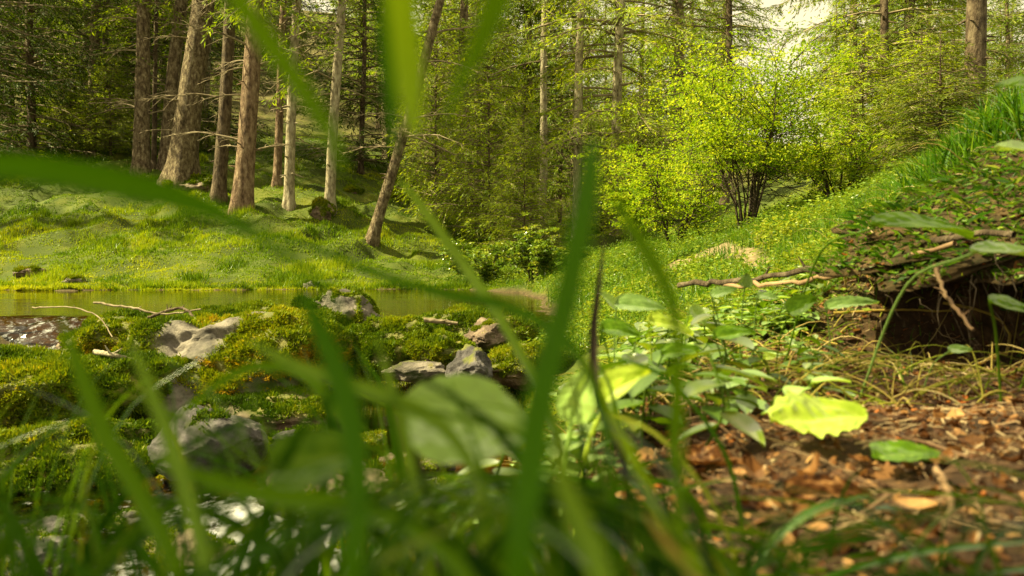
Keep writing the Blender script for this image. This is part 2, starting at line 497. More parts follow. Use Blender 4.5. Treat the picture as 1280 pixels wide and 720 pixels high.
def soilmask(x, y):
    p = np.stack([x, y, 0 * x], 1)
    n = fbm(p * 3, 3)
    near = sstep(1.9, 1.1, y + n * .25)
    return near * sstep(-.05, .10, x - .02 * y + n * .06)
def bedmask(x, y, z):
    hw = waterz(x, y)
    return np.where((y < 10.5) & (y > -1), sstep(.06, .0, z - hw), 0) * sstep(1.2, .8, x / np.maximum(y, .2) * 0 + x)
PATH = [np.array(hit(870, 322, 1.8)[:2]), np.array(hit(1045, 292, 1.8)[:2])]
print('path', PATH)
def pathmask(x, y):
    # pale bare strip on the sunlit slope
    A, B = PATH
    p = np.stack([x, y, 0 * x], 1)
    q = p[:, :2] - A; d = B - A
    t = np.clip(q @ d / (d @ d), 0, 1)
    r = np.linalg.norm(q - t[:, None] * d, axis=1)
    return sstep(.26, .14, r + fbm(p * 3, 3) * .08)
def waterz(x, y):
    x = np.asarray(x, float); y = np.asarray(y, float)
    return -.60 + .30 * sstep(3.55, 4.35, y + .0 * x) - .06 * sstep(2.2, 1.0, y)

def make_ground():
    s = np.linspace(-6.35, 6.35, 620)
    xs = .5 * np.sinh(s)
    t = np.linspace(-4.2, 6.45, 700)
    ys = .4 + .55 * np.sinh(t)
    X, Y = np.meshgrid(xs, ys)
    Z = H(X.ravel(), Y.ravel()).reshape(X.shape)
    v, f = grid_mesh(X, Y, Z)
    g = Geo(); g.add(v, f)
    o = g.build('ground', M['ground'])
    me = o.data
    x, y, z = v[:, 0], v[:, 1], v[:, 2]
    def put(nm, a):
        at = me.attributes.new(nm, 'FLOAT', 'POINT'); at.data.foreach_set('value', np.clip(a, 0, 1))
    put('soil', soilmask(x, y)); put('bed', bedmask(x, y, z)); put('path', pathmask(x, y))
    put('floor', sstep(24, 34, y + fbm(v * .4, 2) * 3))
    tag(o, 'forest floor with grassy slope, soil bank and stream bed', 'ground', kind='structure')
make_ground()

def make_water():
    xs = np.linspace(-14, 1.6, 620)
    ys = .25 + (11.2 - .25) * np.linspace(0, 1, 560) ** 1.5
    X, Y = np.meshgrid(xs, ys)
    x, y = X.ravel(), Y.ravel()
    z = waterz(x, y)
    p = np.stack([x, y, 0 * x], 1)
    riff = sstep(3.2, 3.6, y) * sstep(4.7, 4.2, y) * sstep(-1.4, -1.9, x)
    low = sstep(2.7, 2.2, y)
    z = z + fbm(p * np.array([5, 7, 1]), 4) * (.035 * riff + .012 * low) + fbm(p * 1.5, 2) * .002
    foam = .33 * riff + low * (.15 + .50 * np.exp(-((x + .55 + .1 * (y - 1.6)) / .28) ** 2) * sstep(2.2, 1.9, y))
    v, f = grid_mesh(X, Y, z.reshape(X.shape))
    # keep only the stream corridor
    hz = H(x, y)
    keep = (z > hz - .03)
    keep = keep[f].any(1) & (x[f[:, 0]] < .35 + .0 * y[f[:, 0]])
    g = Geo(); g.add(v, f[keep], foam)
    o = g.build('water', M['water'])
    tag(o, 'shallow brown forest stream with a calm pool and white riffles', 'water', kind='structure')
make_water()

# ------------------------------------------------------------------ scatter of small growth (stuff)
def blades(g, x, y, h, wd, lean=.5, zoff=-.005, tint=None, segs=1, mat=0):
    n = len(x)
    z = H(x, y) + zoff
    base = np.stack([x, y, z], 1)
    az = rng.random(n) * 2 * PI
    side = np.stack([np.cos(az), np.sin(az), 0 * az], 1)
    la = rng.random(n) * 2 * PI
    ln_ = np.abs(rng.normal(0, lean, n))
    out = np.stack([np.cos(la), np.sin(la), 0 * la], 1) * ln_[:, None]
    if tint is None: tint = rng.random(n)
    up = np.array([0, 0, 1.])
    if segs == 1:
        d = norm(out + up) * h[:, None]
        V = np.stack([base - side * wd[:, None] / 2, base + side * wd[:, None] / 2, base + d], 1)
        g.add(V, np.arange(n * 3).reshape(n, 3), np.repeat(tint, 3), mat)
    else:
        vs = []
        for k in range(segs + 1):
            t = k / segs
            c = base + up * (h * (t - .35 * ln_ * t * t))[:, None] + out * (h * t * t * 1.0)[:, None]
            ww = wd * (1 - t) ** .7 * (.55 + .45 * min(1, t * 4 + .3))
            vs += [c - side * ww[:, None] / 2, c + side * ww[:, None] / 2]
        V = np.stack(vs, 1)
        b = np.arange(n)[:, None] * (2 * (segs + 1))
        fs = [b + np.array([[2 * k, 2 * k + 1, 2 * k + 3, 2 * k + 2]]) for k in range(segs)]
        g.add(V, np.concatenate(fs), np.repeat(tint, 2 * (segs + 1)), mat)

def leaflets(g, c, L, wd, up=.6, tint=None, mat=0, fold=.15):
    """rhombic leaflets at points c, mostly facing up; two triangles pairs folded at the midrib"""
    n = len(c)
    nrm = norm(rng.normal(0, 1, (n, 3)) * (1 - up) + np.array([0, 0, 1.]) * up * 2)
    d = norm(np.cross(nrm, rng.normal(0, 1, (n, 3))))
    s = np.cross(nrm, d)
    L = L[:, None]; wd = wd[:, None]
    a = c - d * L / 2; b = c + d * L / 2
    m = c - d * L * .06 - nrm * L * fold
    l = c - d * L * .08 + s * wd / 2; r = c - d * L * .08 - s * wd / 2
    V = np.stack([a, l, b, r], 1)
    if tint is None: tint = rng.random(n)
    if fold:
        V = np.stack([a, l, b, r, m], 1)
        k = np.arange(n)[:, None] * 5
        F_ = np.concatenate([k + np.array([[0, 4, 1]]), k + np.array([[4, 2, 1]]), k + np.array([[0, 3, 4]]), k + np.array([[4, 3, 2]])])
        g.add(V, F_, np.repeat(tint, 5), mat)
    else:
        g.add(V, np.arange(n * 4).reshape(n, 4), np.repeat(tint, 4), mat)

def region(n, u0, u1, y0, y1, power=1.0):
    """random points in a wedge in front of the camera"""
    y = y0 + (y1 - y0) * rng.random(n) ** power
    u = u0 + (u1 - u0) * rng.random(n)
    return u * y, y

def mask(x, y, fn):
    k = fn(x, y)
    return x[k], y[k]

# moss and short grass on the far slope
def far_lawn():
    g = Geo()
    x, y = region(620000, -1.0, .12, 9.0, 33, 1.6)
    z = H(x, y)
    k = z > -.30
    x, y = x[k], y[k]
    p = np.stack([x, y, 0 * x], 1)
    big = fbm(p * .8, 3)
    tt = np.clip(.42 + .28 * fbm(p * 2.5 + 9, 3) + .35 * fbm(p * .7 + 30, 3) + .25 * sstep(10.8, 9.4, y) + rng.normal(0, .12, len(x)), 0, 1)  # sunny strip along the shore put into the tint
    h = (.018 + .035 * np.clip(big + .1, 0, 1)) * (.5 + rng.random(len(x)))
    blades(g, x, y, h, .010 + .012 * rng.random(len(x)), .7, tint=tt)
    # tussocks
    cx, cy = region(240, -1.0, .1, 9.6, 20)
    for a, b in zip(cx, cy):
        r = random.uniform(.08, .25)
        n = int(500 * r / .2)
        x = a + rng.normal(0, r * .6, n); y = b + rng.normal(0, r * .6, n)
        blades(g, x, y, random.uniform(.04, .10) * (.5 + rng.random(n)), .008 + .006 * rng.random(n), .6, tint=np.clip(rng.normal(random.uniform(.2, .8), .12, n), 0, 1))
    # overhanging turf at the waterline
    for q in range(150):
        a = random.uniform(-7.5, .3); b = 9.2
        while float(H(a, b)[0]) < -.285 and b < 11: b += .03
        n = 160
        x = a + rng.normal(0, .10, n); y = b + np.abs(rng.normal(0, .05, n))
        blades(g, x, y, random.uniform(.03, .08) * (.5 + rng.random(n)), .006 + .006 * rng.random(n), 1.0, tint=np.clip(rng.normal(random.uniform(.1, .8), .12, n), 0, 1))
    tag(g.build('meadow_grass', M['lawn'], smooth=False), 'bright moss and short grass covering the slope beyond the pool', 'grass', kind='stuff')
far_lawn()

# herbs and grass of the right slope and the middle ground
def mid_herbs():
    g = Geo()
    x, y = region(250000, -.12, .75, 1.9, 11, 1.2)
    z = H(x, y)
    k = (z > waterz(x, y) + .03) & (pathmask(x, y) + rng.random(len(x)) * .7 < .95)
    k &= ~((y < 3) & (x < .12 * y))
    x, y = x[k], y[k]
    p = np.stack([x, y, 0 * x], 1)
    tt = np.clip(.5 + .35 * fbm(p * 1.7 + 3, 3) + rng.normal(0, .17, len(x)), 0, 1)
    dn = fbm(p * 1.3 + 40, 3)
    kk = (fbm(p * 3.1 + 11, 3) + rng.normal(0, .25, len(x))) > -.25
    x, y, tt, dn = x[kk], y[kk], tt[kk], dn[kk]
    h = (.04 + .10 * np.clip(dn + .35, 0, 1.2)) * (.4 + rng.random(len(x)))
    sc_ = .45 + .55 * sstep(1.5, 4.5, y)
    h = h * sc_
    c = np.stack([x, y, H(x, y) + h * rng.random(len(x))], 1)
    leaflets(g, c, (.014 + .028 * rng.random(len(x))) * sc_, (.009 + .014 * rng.random(len(x))) * sc_, .55, tt)
    tag(g.build('undergrowth', M['herb'], smooth=False), 'low leafy herbs covering the sunlit slope under the shrub', 'ground cover', kind='stuff')
    g = Geo()
    x, y = region(60000, -.02, .75, 1.5, 10, 1.2)
    k = (H(x, y) > waterz(x, y) + .03) & (pathmask(x, y) < .6)
    k &= ~((y < 3) & (x < .12 * y))
    x, y = x[k], y[k]
    n = len(x)
    blades(g, x, y, (.03 + .10 * rng.random(n)) * sstep(.8, 3.5, y) + .015, (.003 + .004 * rng.random(n)) * sstep(0, 3, y), .9, tint=np.clip(.55 + rng.normal(0, .2, n), 0, 1), segs=3)
    # tufts on the crest of the bank
    for px, py, cnt, hh in ((1085, 250, 500, .16), (1130, 225, 500, .18), (1180, 210, 400, .15), (1240, 180, 400, .14), (1040, 290, 350, .12), (1265, 150, 400, .15), (890, 330, 300, .2), (960, 300, 300, .16)):
        X, Y, Z = hit(px, py, .9)
        x = X + rng.normal(0, .07, cnt); y = Y + rng.normal(0, .09, cnt)
        blades(g, x, y, hh * .65 * (.4 + .8 * rng.random(cnt)), .004 + .003 * rng.random(cnt), .9, tint=np.clip(rng.normal(.4, .2, cnt), 0, 1), segs=4)
    tag(g.build('slope_grass', M['grass'], smooth=False), 'thin grass growing among the herbs on the right slope', 'grass', kind='stuff')
mid_herbs()

def dam_moss():
    g = Geo()
    x, y = region(90000, -.75, .05, 2.0, 5.6)
    k = H(x, y) > waterz(x, y) + .012
    x, y = x[k], y[k]
    p = np.stack([x, y, 0 * x], 1)
    tt = np.clip(.5 + .35 * fbm(p * 5 + 9, 3) + rng.normal(0, .14, len(x)), 0, 1)
    blades(g, x, y, .012 + .022 * rng.random(len(x)), .006 + .007 * rng.random(len(x)), .7, tint=tt)
    tag(g.build('dam_moss', M['moss'], smooth=False), 'moss carpeting the ground between the rocks of the dam', 'moss', kind='stuff')
dam_moss()

# ------------------------------------------------------------------ rocks
def ico(sub):
    import bmesh
    bm = bmesh.new(); bmesh.ops.create_icosphere(bm, subdivisions=sub, radius=1)
    v = np.array([p.co[:] for p in bm.verts]); f = np.array([[q.index for q in p.verts] for p in bm.faces])
    bm.free(); return v, f
ICO6 = ico(6); ICO5 = ico(5); ICO3 = ico(3)

def rock(name, label, c, size, rz=0, seed=0, mat='rock', mossy=.6, flat=.0, orange=0, tuft=14000, group=None, lumps=.22, tilt=0, th=.012, bare=None):
    """boulder: facetted, noise-worn; its moss is a part made of tiny shoots"""
    v, f = ICO6
    v = v.copy()
    rr = np.random.default_rng(seed + 100)
    for k in range(9):        # chip facets
        d = norm(rr.normal(0, 1, (1, 3)))[0]
        lim = rr.uniform(.62, .88)
        q = v @ d
        v -= np.where(q > lim, (q - lim) * (.97 if lumps <= .12 else .85), 0)[:, None] * d
    n3 = fbm(v * 1.6 + seed * 3.1, 5, .5)
    v = v * (1 + lumps * n3)[:, None]
    v[:, 2] += .05 * fbm(v * 6 + seed, 3)
    v = v * np.array(size)
    ct, st = math.cos(tilt), math.sin(tilt)
    v = np.stack([v[:, 0] * ct - v[:, 2] * st, v[:, 1], v[:, 0] * st + v[:, 2] * ct], 1)
    nrm = norm(v / np.array(size) ** 2)
    mm = sstep(.0, .35, nrm[:, 2] * .6 + .5 * fbm(v * 5 / max(size) * .5 + seed, 3) + mossy - .55)
    if bare:                   # a bare stone patch (local centre, radius)
        for (bx, by, bz, br) in bare:
            dd = np.linalg.norm((v - np.array((bx, by, bz))) / np.array((1, 1, .7)), axis=1)
            mm = mm * sstep(br * .7, br, dd + fbm(v * 12, 3) * br * .25)
    root = thing(name, label, 'rock', c, rz, group)
    g = Geo(); g.add(v, f, mm)
    g.build('stone', M[mat], root)
    if tuft:
        tri = v[f]; area = np.linalg.norm(np.cross(tri[:, 1] - tri[:, 0], tri[:, 2] - tri[:, 0]), axis=1)
        wgt = area * mm[f].mean(1) ** 2
        idx = rng.choice(len(f), tuft, p=wgt / wgt.sum())
        bc = rng.dirichlet((1, 1, 1), tuft)
        P = (tri[idx] * bc[:, :, None]).sum(1)
        N = norm(np.cross(tri[idx, 1] - tri[idx, 0], tri[idx, 2] - tri[idx, 0]))
        cl = fbm(P * 22 + seed, 3)
        hh = th * (.5 + rng.random(tuft)) * (1 + .9 * cl)
        d = norm(N + rng.normal(0, .45, (tuft, 3)) + np.array([0, 0, .3]))
        s = norm(np.cross(d, rng.normal(0, 1, (tuft, 3)))) * (.25 + .25 * rng.random(tuft))[:, None] * th
        P = P + N * (.004 * cl[:, None])
        V = np.stack([P - s, P + s, P + d * hh[:, None]], 1)
        tint = np.clip(.45 + .35 * fbm(P * 4 + 3 + seed, 3) + rng.normal(0, .12, tuft) + orange * sstep(.3, -.5, N[:, 2] + .2 * cl), 0, 1)
        gm = Geo(); gm.add(V, np.arange(tuft * 3).reshape(-1, 3), np.repeat(tint, 3))
        gm.build('moss', M['moss'], root, smooth=False)
    return root

rock('boulder', 'large mossy boulder with a bare pale stone top and orange moss below it', pt(285, 440, 3.3) + np.array([0, 0, -.06]), (.46, .40, .24), .25, 1, 'rock_pale', .75, orange=.7, tuft=60000, bare=[(-.16, -.22, .14, .15), (-.02, -.2, .2, .13), (.1, -.14, .24, .08)])
rock('boulder', 'pointed mossy rock with a pale face at the near edge of the pool', pt(432, 392, 4.0) + np.array([0, 0, -.05]), (.23, .2, .15), .3, 2, 'rock_pale', .5, tuft=16000, tilt=-.45, bare=[(-.03, -.12, .1, .09)])
rock('boulder', 'round dark green mossy boulder left of the golden moss cushion', pt(487, 428, 3.45) + np.array([0, 0, -.05]), (.22, .2, .15), .1, 3, 'rock', 1.0, tuft=30000, lumps=.15)
rock('boulder', 'round boulder cushioned with golden moss at the right end of the dam', pt(548, 432, 3.4) + np.array([0, 0, -.05]), (.16, .16, .13), .6, 4, 'rock', 1.1, orange=.25, tuft=24000, lumps=.12)
rock('boulder', 'low mossy hump of the dam strewn with twigs beside the riffle', pt(180, 405, 3.8) + np.array([0, 0, -.08]), (.42, .3, .12), 0, 5, 'rock', 1.0, orange=.2, tuft=36000)
rock('boulder', 'yellow-green moss covered rock at the pool edge behind the pale topped boulder', pt(330, 398, 4.1) + np.array([0, 0, -.05]), (.42, .28, .13), .1, 6, 'rock_pale', .9, tuft=36000)
rock('boulder', 'broad dark green moss mound at the left edge of the photo', pt(55, 478, 2.9) + np.array([0, 0, -.08]), (.52, .32, .2), .1, 7, 'rock', 1.1, tuft=60000, th=.014)
rock('boulder', 'olive moss mound with orange patches just above the lower stream', pt(60, 575, 2.35) + np.array([0, 0, -.06]), (.5, .26, .19), .35, 8, 'rock', 1.1, orange=.3, tuft=60000, th=.012)
rock('boulder', 'dark wet boulder under the overhang of the pale topped boulder', pt(330, 505, 3.0) + np.array([0, 0, -.04]), (.34, .2, .10), -.1, 9, 'rock', .25, orange=.2, tuft=9000)
rock('stone', 'bare grey-violet stone with angular cracks standing in the lower stream', pt(262, 560, 2.25), (.165, .12, .125), .3, 10, 'rock_wet', .0, tuft=1500, tilt=-.25, lumps=.12)
rock('stone', 'small wet rock right of the grey-violet stone', pt(372, 560, 2.4), (.12, .09, .06), .9, 11, 'rock_wet', .15, tuft=1500)
rock('stone', 'rusty brown rock under the right side of the white water', pt(400, 600, 2.0) + np.array([0, 0, -.02]), (.16, .12, .06), .2, 12, 'rock', .15, tuft=2000)
rock('stone', 'pale flat stone by the round boulders at the dam foot', pt(520, 462, 3.0), (.12, .08, .04), .2, 13, 'rock_pale', .05, tuft=0)
rock('stone', 'grey stone splashed with water right of the golden cushion', pt(585, 465, 2.9), (.10, .1, .09), .2, 14, 'rock_wet', .1, tuft=0)
k = 20
for px, py, Y, s in ((455, 500, 2.7, .14), (520, 520, 2.4, .13), (150, 640, 1.9, .12), (230, 660, 1.75, .13), (80, 640, 1.85, .12), (330, 640, 1.9, .08), (560, 560, 2.1, .13), (430, 545, 2.4, .1), (190, 600, 2.2, .1), (110, 600, 2.2, .1), (330, 705, 1.55, .1), (470, 640, 1.8, .11), (20, 690, 1.7, .14), (610, 420, 3.6, .12), (640, 470, 2.8, .13)):
    k += 1
    p = pt(px, py, Y)
    rock('stone', 'small wet brown stone scattered in the bed of the lower stream', (p[0], p[1], -.66 if Y < 3 else p[2]), (s, s * .8, s * .6), k, k, 'rock_wet' if k % 2 else 'rock', .2, tuft=2200, th=.006, group='stones in the lower stream')
rock('boulder', 'mossy brown rock closing the right end of the pool by the bank', pt(600, 405, 3.9) + np.array([0, 0, -.06]), (.34, .24, .13), .1, 15, 'rock', .85, orange=.1, tuft=20000)
rock('boulder', 'low wet rock below the mossy brown one by the bank', pt(655, 440, 3.1) + np.array([0, 0, -.05]), (.2, .18, .1), .1, 16, 'rock', .7, tuft=12000, th=.009)
for px, py, s, lb in ((38, 343, .2, 'dark mossy stone on the far bank near the left edge'), (95, 352, .14, 'pale stone lying on the far bank at the waterline'), (388, 360, .15, 'whitish stone on the far waterline behind the blurred blades')):
    X, Y, Z = hit(px, py, 6)
    rock('stone', lb, (X, Y, Z), (s, s * .7, s * .45), px, px, 'rock_pale' if px > 50 else 'rock', .2, tuft=2500, th=.02)

# ------------------------------------------------------------------ spruces
def needles(g, P, D, Nn, L, wd, tint, mat=1):
    """needle sprays: slim rhombs at P along D"""
    S = norm(np.cross(D, Nn))
    n = len(P)
    L = L[:, None]; wd = wd[:, None]
    V = np.stack([P, P + D * L * .45 + S * wd, P + D * L, P + D * L * .45 - S * wd], 1)
    g.add(V, np.arange(n * 4).reshape(n, 4), np.repeat(tint, 4), mat)

def spruce_crown(seed, Hh, z0, Lmax, nb, droop=.35, rise=.15, spray=.085, wid=.016, tw=.1, power=.75, low=1.0, dens=1.0):
    r = np.random.default_rng(seed)
    g = Geo()
    zb = z0 + (Hh * .97 - z0) * np.sort(r.random(nb) ** 1.15)
    rel = (zb - z0) / (Hh - z0)
    L = Lmax * (1 - rel) ** power * r.uniform(.65, 1.1, nb)
    L *= np.where(rel < .12, low * r.uniform(.5, 1, nb), 1)
    L = np.maximum(L, .15)
    az = np.arange(nb) * 2.39996 + r.normal(0, .3, nb)
    rad = np.stack([np.cos(az), np.sin(az), 0 * az], 1)
    sd_ = np.stack([-np.sin(az), np.cos(az), 0 * az], 1)
    dr = droop * r.uniform(.6, 1.3, nb)
    ri = rise * r.uniform(.5, 1.5, nb) + rel * .35
    def curve(t, k):
        return rad[k] * (L[k] * t)[:, None] + np.stack([0 * t, 0 * t, zb[k] + L[k] * (ri[k] * t - dr[k] * t * t + .12 * t ** 4)], 1)
    S = 6
    ts = np.linspace(0, 1, S)
    P = np.stack([curve(np.full(nb, t), np.arange(nb)) for t in ts], 1)
    P[:, 1:-1] += r.normal(0, .015, (nb, S - 2, 3))
    rr = (.006 + .010 * L)[:, None] * (1.05 - ts)[None]
    v, f = tubes(P, rr, 4)
    g.add(v, f, .5, 0)
    # twigs
    cnt = np.maximum(4, (L / tw * 2 * dens)).astype(int)
    k = np.repeat(np.arange(nb), cnt)
    n = len(k)
    t = .12 + .88 * r.random(n) ** .8
    base = curve(t, k)
    s = np.where(r.random(n) < .5, -1., 1.)
    tl = (.16 + .22 * np.sqrt(L[k])) * (1.15 - .75 * t) * r.uniform(.6, 1.25, n)
    td = norm(rad[k] * .75 + sd_[k] * s[:, None] * r.uniform(.3, 1.1, n)[:, None] + np.stack([0 * s, 0 * s, r.normal(-.18, .22, n)], 1))
    hang = r.uniform(.15, .7, n)
    ttint = np.clip(r.normal(.45, .2, n) + .12 * (t - .5), 0, 1)
    # twig wood
    tp = np.stack([base, base + td * (tl * .5)[:, None] - np.array([0, 0, 1.]) * (hang * tl * .25)[:, None], base + td * tl[:, None] - np.array([0, 0, 1.]) * (hang * tl)[:, None]], 1)
    sel = r.random(n) < .5
    v, f = tubes(tp[sel], np.broadcast_to(np.array([.004, .003, .001]), (sel.sum(), 3)), 3)
    g.add(v, f, .5, 0)
    m = np.maximum(3, (tl / spray * 2.6).astype(int))
    j = np.repeat(np.arange(n), m)
    q = r.random(len(j))
    down = np.array([0, 0, -1.])
    c = base[j] + td[j] * (tl[j] * q)[:, None] + down * (hang[j] * tl[j] * q * q)[:, None]
    tdir = norm(td[j] + down * (2 * hang[j] * q)[:, None])
    sidev = norm(np.cross(tdir, np.array([0, 0, 1.]) + r.normal(0, .15, (len(j), 3))))
    ss = np.where(r.random(len(j)) < .5, -1., 1.)
    D = norm(tdir * r.uniform(.6, 1.4, len(j))[:, None] + sidev * (ss * r.uniform(.1, .9, len(j)))[:, None] + r.normal(0, .16, (len(j), 3)))
    Nn = norm(np.cross(D, sidev) + r.normal(0, .5, (len(j), 3)))
    needles(g, c, D, Nn, spray * r.uniform(.6, 1.3, len(j)), wid * r.uniform(.6, 1.2, len(j)), np.clip(ttint[j] + r.normal(0, .08, len(j)), 0, 1))
    return g

CR = {}
def crown_mesh(key, mat, **kw):
    g = spruce_crown(**kw)
    me = g.mesh('crown', [M['twig'], M[mat]], False)
    CR[key] = me
    print('crown', key, len(me.polygons))
crown_mesh('tall_a', 'needle', seed=1, Hh=17, z0=2.6, Lmax=2.6, nb=230, droop=.45, rise=.1, tw=.13, spray=.12, wid=.012)
crown_mesh('tall_b', 'needle_shade', seed=2, Hh=16, z0=1.9, Lmax=2.6, nb=200, droop=.4, rise=.15, tw=.12, spray=.11, wid=.012)
crown_mesh('tall_y', 'needle_yel_lit', seed=3, Hh=15, z0=1.2, Lmax=2.5, nb=120, droop=.6, rise=.15, tw=.085, spray=.075, wid=.0075, dens=1.7)
crown_mesh('young_c', 'needle_mid', seed=17, Hh=3.2, z0=.1, Lmax=.95, nb=120, droop=.3, rise=.18, tw=.06, spray=.06, wid=.007)
crown_mesh('near', 'needle_mid', seed=13, Hh=15, z0=1.4, Lmax=2.3, nb=105, droop=.6, rise=.2, tw=.08, spray=.07, wid=.007, dens=1.7)
crown_mesh('high', 'needle', seed=8, Hh=16, z0=3.1, Lmax=1.6, nb=95, droop=.5, rise=.1, tw=.12, spray=.10, wid=.010, low=.7)
crown_mesh('full_a', 'needle', seed=4, Hh=11, z0=.5, Lmax=2.1, nb=210, droop=.35, rise=.1, tw=.12, spray=.12, wid=.013)
crown_mesh('full_b', 'needle_shade', seed=5, Hh=12, z0=.4, Lmax=2.3, nb=210, droop=.4, rise=.1, tw=.12, spray=.12, wid=.014)
crown_mesh('young_a', 'needle_yel_lit', seed=6, Hh=4.2, z0=.12, Lmax=1.15, nb=150, droop=.2, rise=.15, tw=.06, spray=.06, wid=.007)  # yellow needle copy so the centre young spruces look sunlit
crown_mesh('young_b', 'needle_yel_lit', seed=7, Hh=3.2, z0=.1, Lmax=.95, nb=130, droop=.2, rise=.18, tw=.06, spray=.06, wid=.007)

def trunk_geo(Hh, r0, lean=(0, 0), flare=.5, seed=0, stubs=30, bend=.05, ztop=None):
    r = np.random.default_rng(seed + 500)
    g = Geo()
    nz_, ns = 90, 22
    t = np.linspace(0, 1, nz_) ** 1.7
    z = -.4 + (Hh + .4) * t
    zz = np.maximum(z, 0)
    rad = r0 * (1 - .93 * zz / Hh) * (1 + flare * np.exp(-zz / (r0 * 1.6)))
    ang = np.arange(ns) * 2 * PI / ns
    cx = lean[0] * z + bend * np.sin(z * .9 + seed) * np.clip(zz / 3, 0, 1)
    cy = lean[1] * z + bend * np.cos(z * .7 + seed * 2) * np.clip(zz / 3, 0, 1)
    A, Z = np.meshgrid(ang, z)
    q = np.stack([np.cos(A).ravel() * 3, np.sin(A).ravel() * 3, Z.ravel() * 4], 1)
    rip = 1 + .07 * fbm(q * np.array([1.6, 1.6, .5]) + seed, 3).reshape(A.shape)
    fl = 1 + (flare * .6) * np.exp(-np.maximum(Z, 0) / (r0 * 1.5)) * np.cos(A * 4 + seed) * .5
    rad2 = rad[:, None] * rip * fl
    V = np.stack([cx[:, None] + rad2 * np.cos(A), cy[:, None] + rad2 * np.sin(A), Z], -1).reshape(-1, 3)
    i = np.arange(ns)[None]; j = np.arange(nz_ - 1)[:, None]; i2 = (i + 1) % ns
    Fq = np.stack(np.broadcast_arrays(j * ns + i, j * ns + i2, (j + 1) * ns + i2, (j + 1) * ns + i), -1).reshape(-1, 4)
    g.add(V, Fq, .5)
    if stubs:
        zs = r.uniform(.5, min(6, Hh * .5), stubs)
        az = r.uniform(0, 2 * PI, stubs)
        rr = r0 * (1 - .93 * zs / Hh)
        L = r.uniform(.04, .16, stubs)
        d = np.stack([np.cos(az), np.sin(az), r.normal(-.1, .25, stubs)], 1)
        c = np.stack([lean[0] * zs + bend * np.sin(zs * .9 + seed) * np.clip(zs / 3, 0, 1), lean[1] * zs + bend * np.cos(zs * .7 + seed * 2) * np.clip(zs / 3, 0, 1), zs], 1)
        P = np.stack([c + d * (rr * .7)[:, None], c + d * (rr + L * .5)[:, None], c + d * (rr + L)[:, None]], 1)
        v, f = tubes(P, np.broadcast_to(np.array([.018, .013, .004]), (stubs, 3)) * r.uniform(.5, 1.2, stubs)[:, None], 5)
        g.add(v, f, .3)
    return g

def dead_branch(root, base, direc, L, seed, m='twig'):
    """a thin bare limb with a few side twigs: one part"""
    r = np.random.default_rng(seed)
    g = Geo()
    S = 8
    t = np.linspace(0, 1, S)
    d = norm(np.array(direc, float)[None])[0]
    side = norm(np.cross(d, (0, 0, 1.))[None])[0]
    P = np.array(base)[None] + d[None] * (L * t)[:, None] + np.array([0, 0, -1.])[None] * (L * .25 * t ** 2)[:, None] + r.normal(0, .018 * L, (S, 3)) * t[:, None]
    v, f = tubes(P[None], ((.007 + .009 * L) * (1.08 - t))[None], 5)
    g.add(v, f, .5)
    k = int(5 + 5 * L)
    ps, rs = [], []
    for q in range(k):
        tt = r.uniform(.2, 1)
        b = np.array([np.interp(tt, t, P[:, a]) for a in range(3)])
        dd = norm((d * .7 + side * r.choice([-1, 1]) * r.uniform(.3, .9) + np.array([0, 0, r.normal(-.15, .3)]))[None])[0]
        l = L * r.uniform(.12, .4) * (1.2 - tt)
        mid = b + dd * l * .5 + r.normal(0, .03 * l, 3)
        ps.append([b, mid, b + dd * l - np.array([0, 0, .15 * l])])
        rs.append([.0065, .005, .002])
    v, f = tubes(np.array(ps), np.array(rs), 4)
    g.add(v, f, .5)
    g.build('dead_branch', M[m], root)

def spruce(label, px, py, wpx, toppx=None, crown='tall_a', bark='bark', Y=None, Hh=15, cs=1.0, nbr=5, flare=.4, seed=0, group=None, name='spruce_tree', stubs=30, near=6, sink=0, topd=330):
    if Y is None:
        X, Y, Z = hit(px, py, near)
    else:
        p = pt(px, py, Y); X = p[0]; Z = float(H(X, Y)[0])
    Z -= sink
    r0 = wpx / F * Y / 2 * .80
    lean = 0
    if toppx is not None:
        t = pt(toppx, 0, Y)
        lean = (t[0] - X) / max(.5, t[2] - Z)
    root = thing(name, label, 'tree', (X, Y, Z), 0, group)
    trunk_geo(Hh, r0 * 1.0, (lean, 0), flare, seed, stubs, bend=.03).build('trunk', M[bark], root)
    c = link('crown', CR[crown], root)
    c.scale = (cs, cs, cs * Hh / {'tall_a': 17, 'high': 16, 'near': 15, 'tall_b': 16, 'tall_y': 15, 'full_a': 11, 'full_b': 12, 'young_a': 4.2, 'young_b': 3.2, 'young_c': 3.2}[crown] / cs)
    c.rotation_euler = (0, lean * .98, seed * 1.7)
    r = np.random.default_rng(seed + 900)
    for q in range(int(nbr * 1.8)):
        z = r.uniform(.8, 4.0)
        az = r.uniform(0, 2 * PI)
        d = (math.cos(az), math.sin(az) * .6, r.uniform(-.1, .35))
        dead_branch(root, (lean * z + d[0] * r0 * .8, d[1] * r0 * .8, z), d, r.uniform(.5, 1.5), seed * 31 + q)
    return root

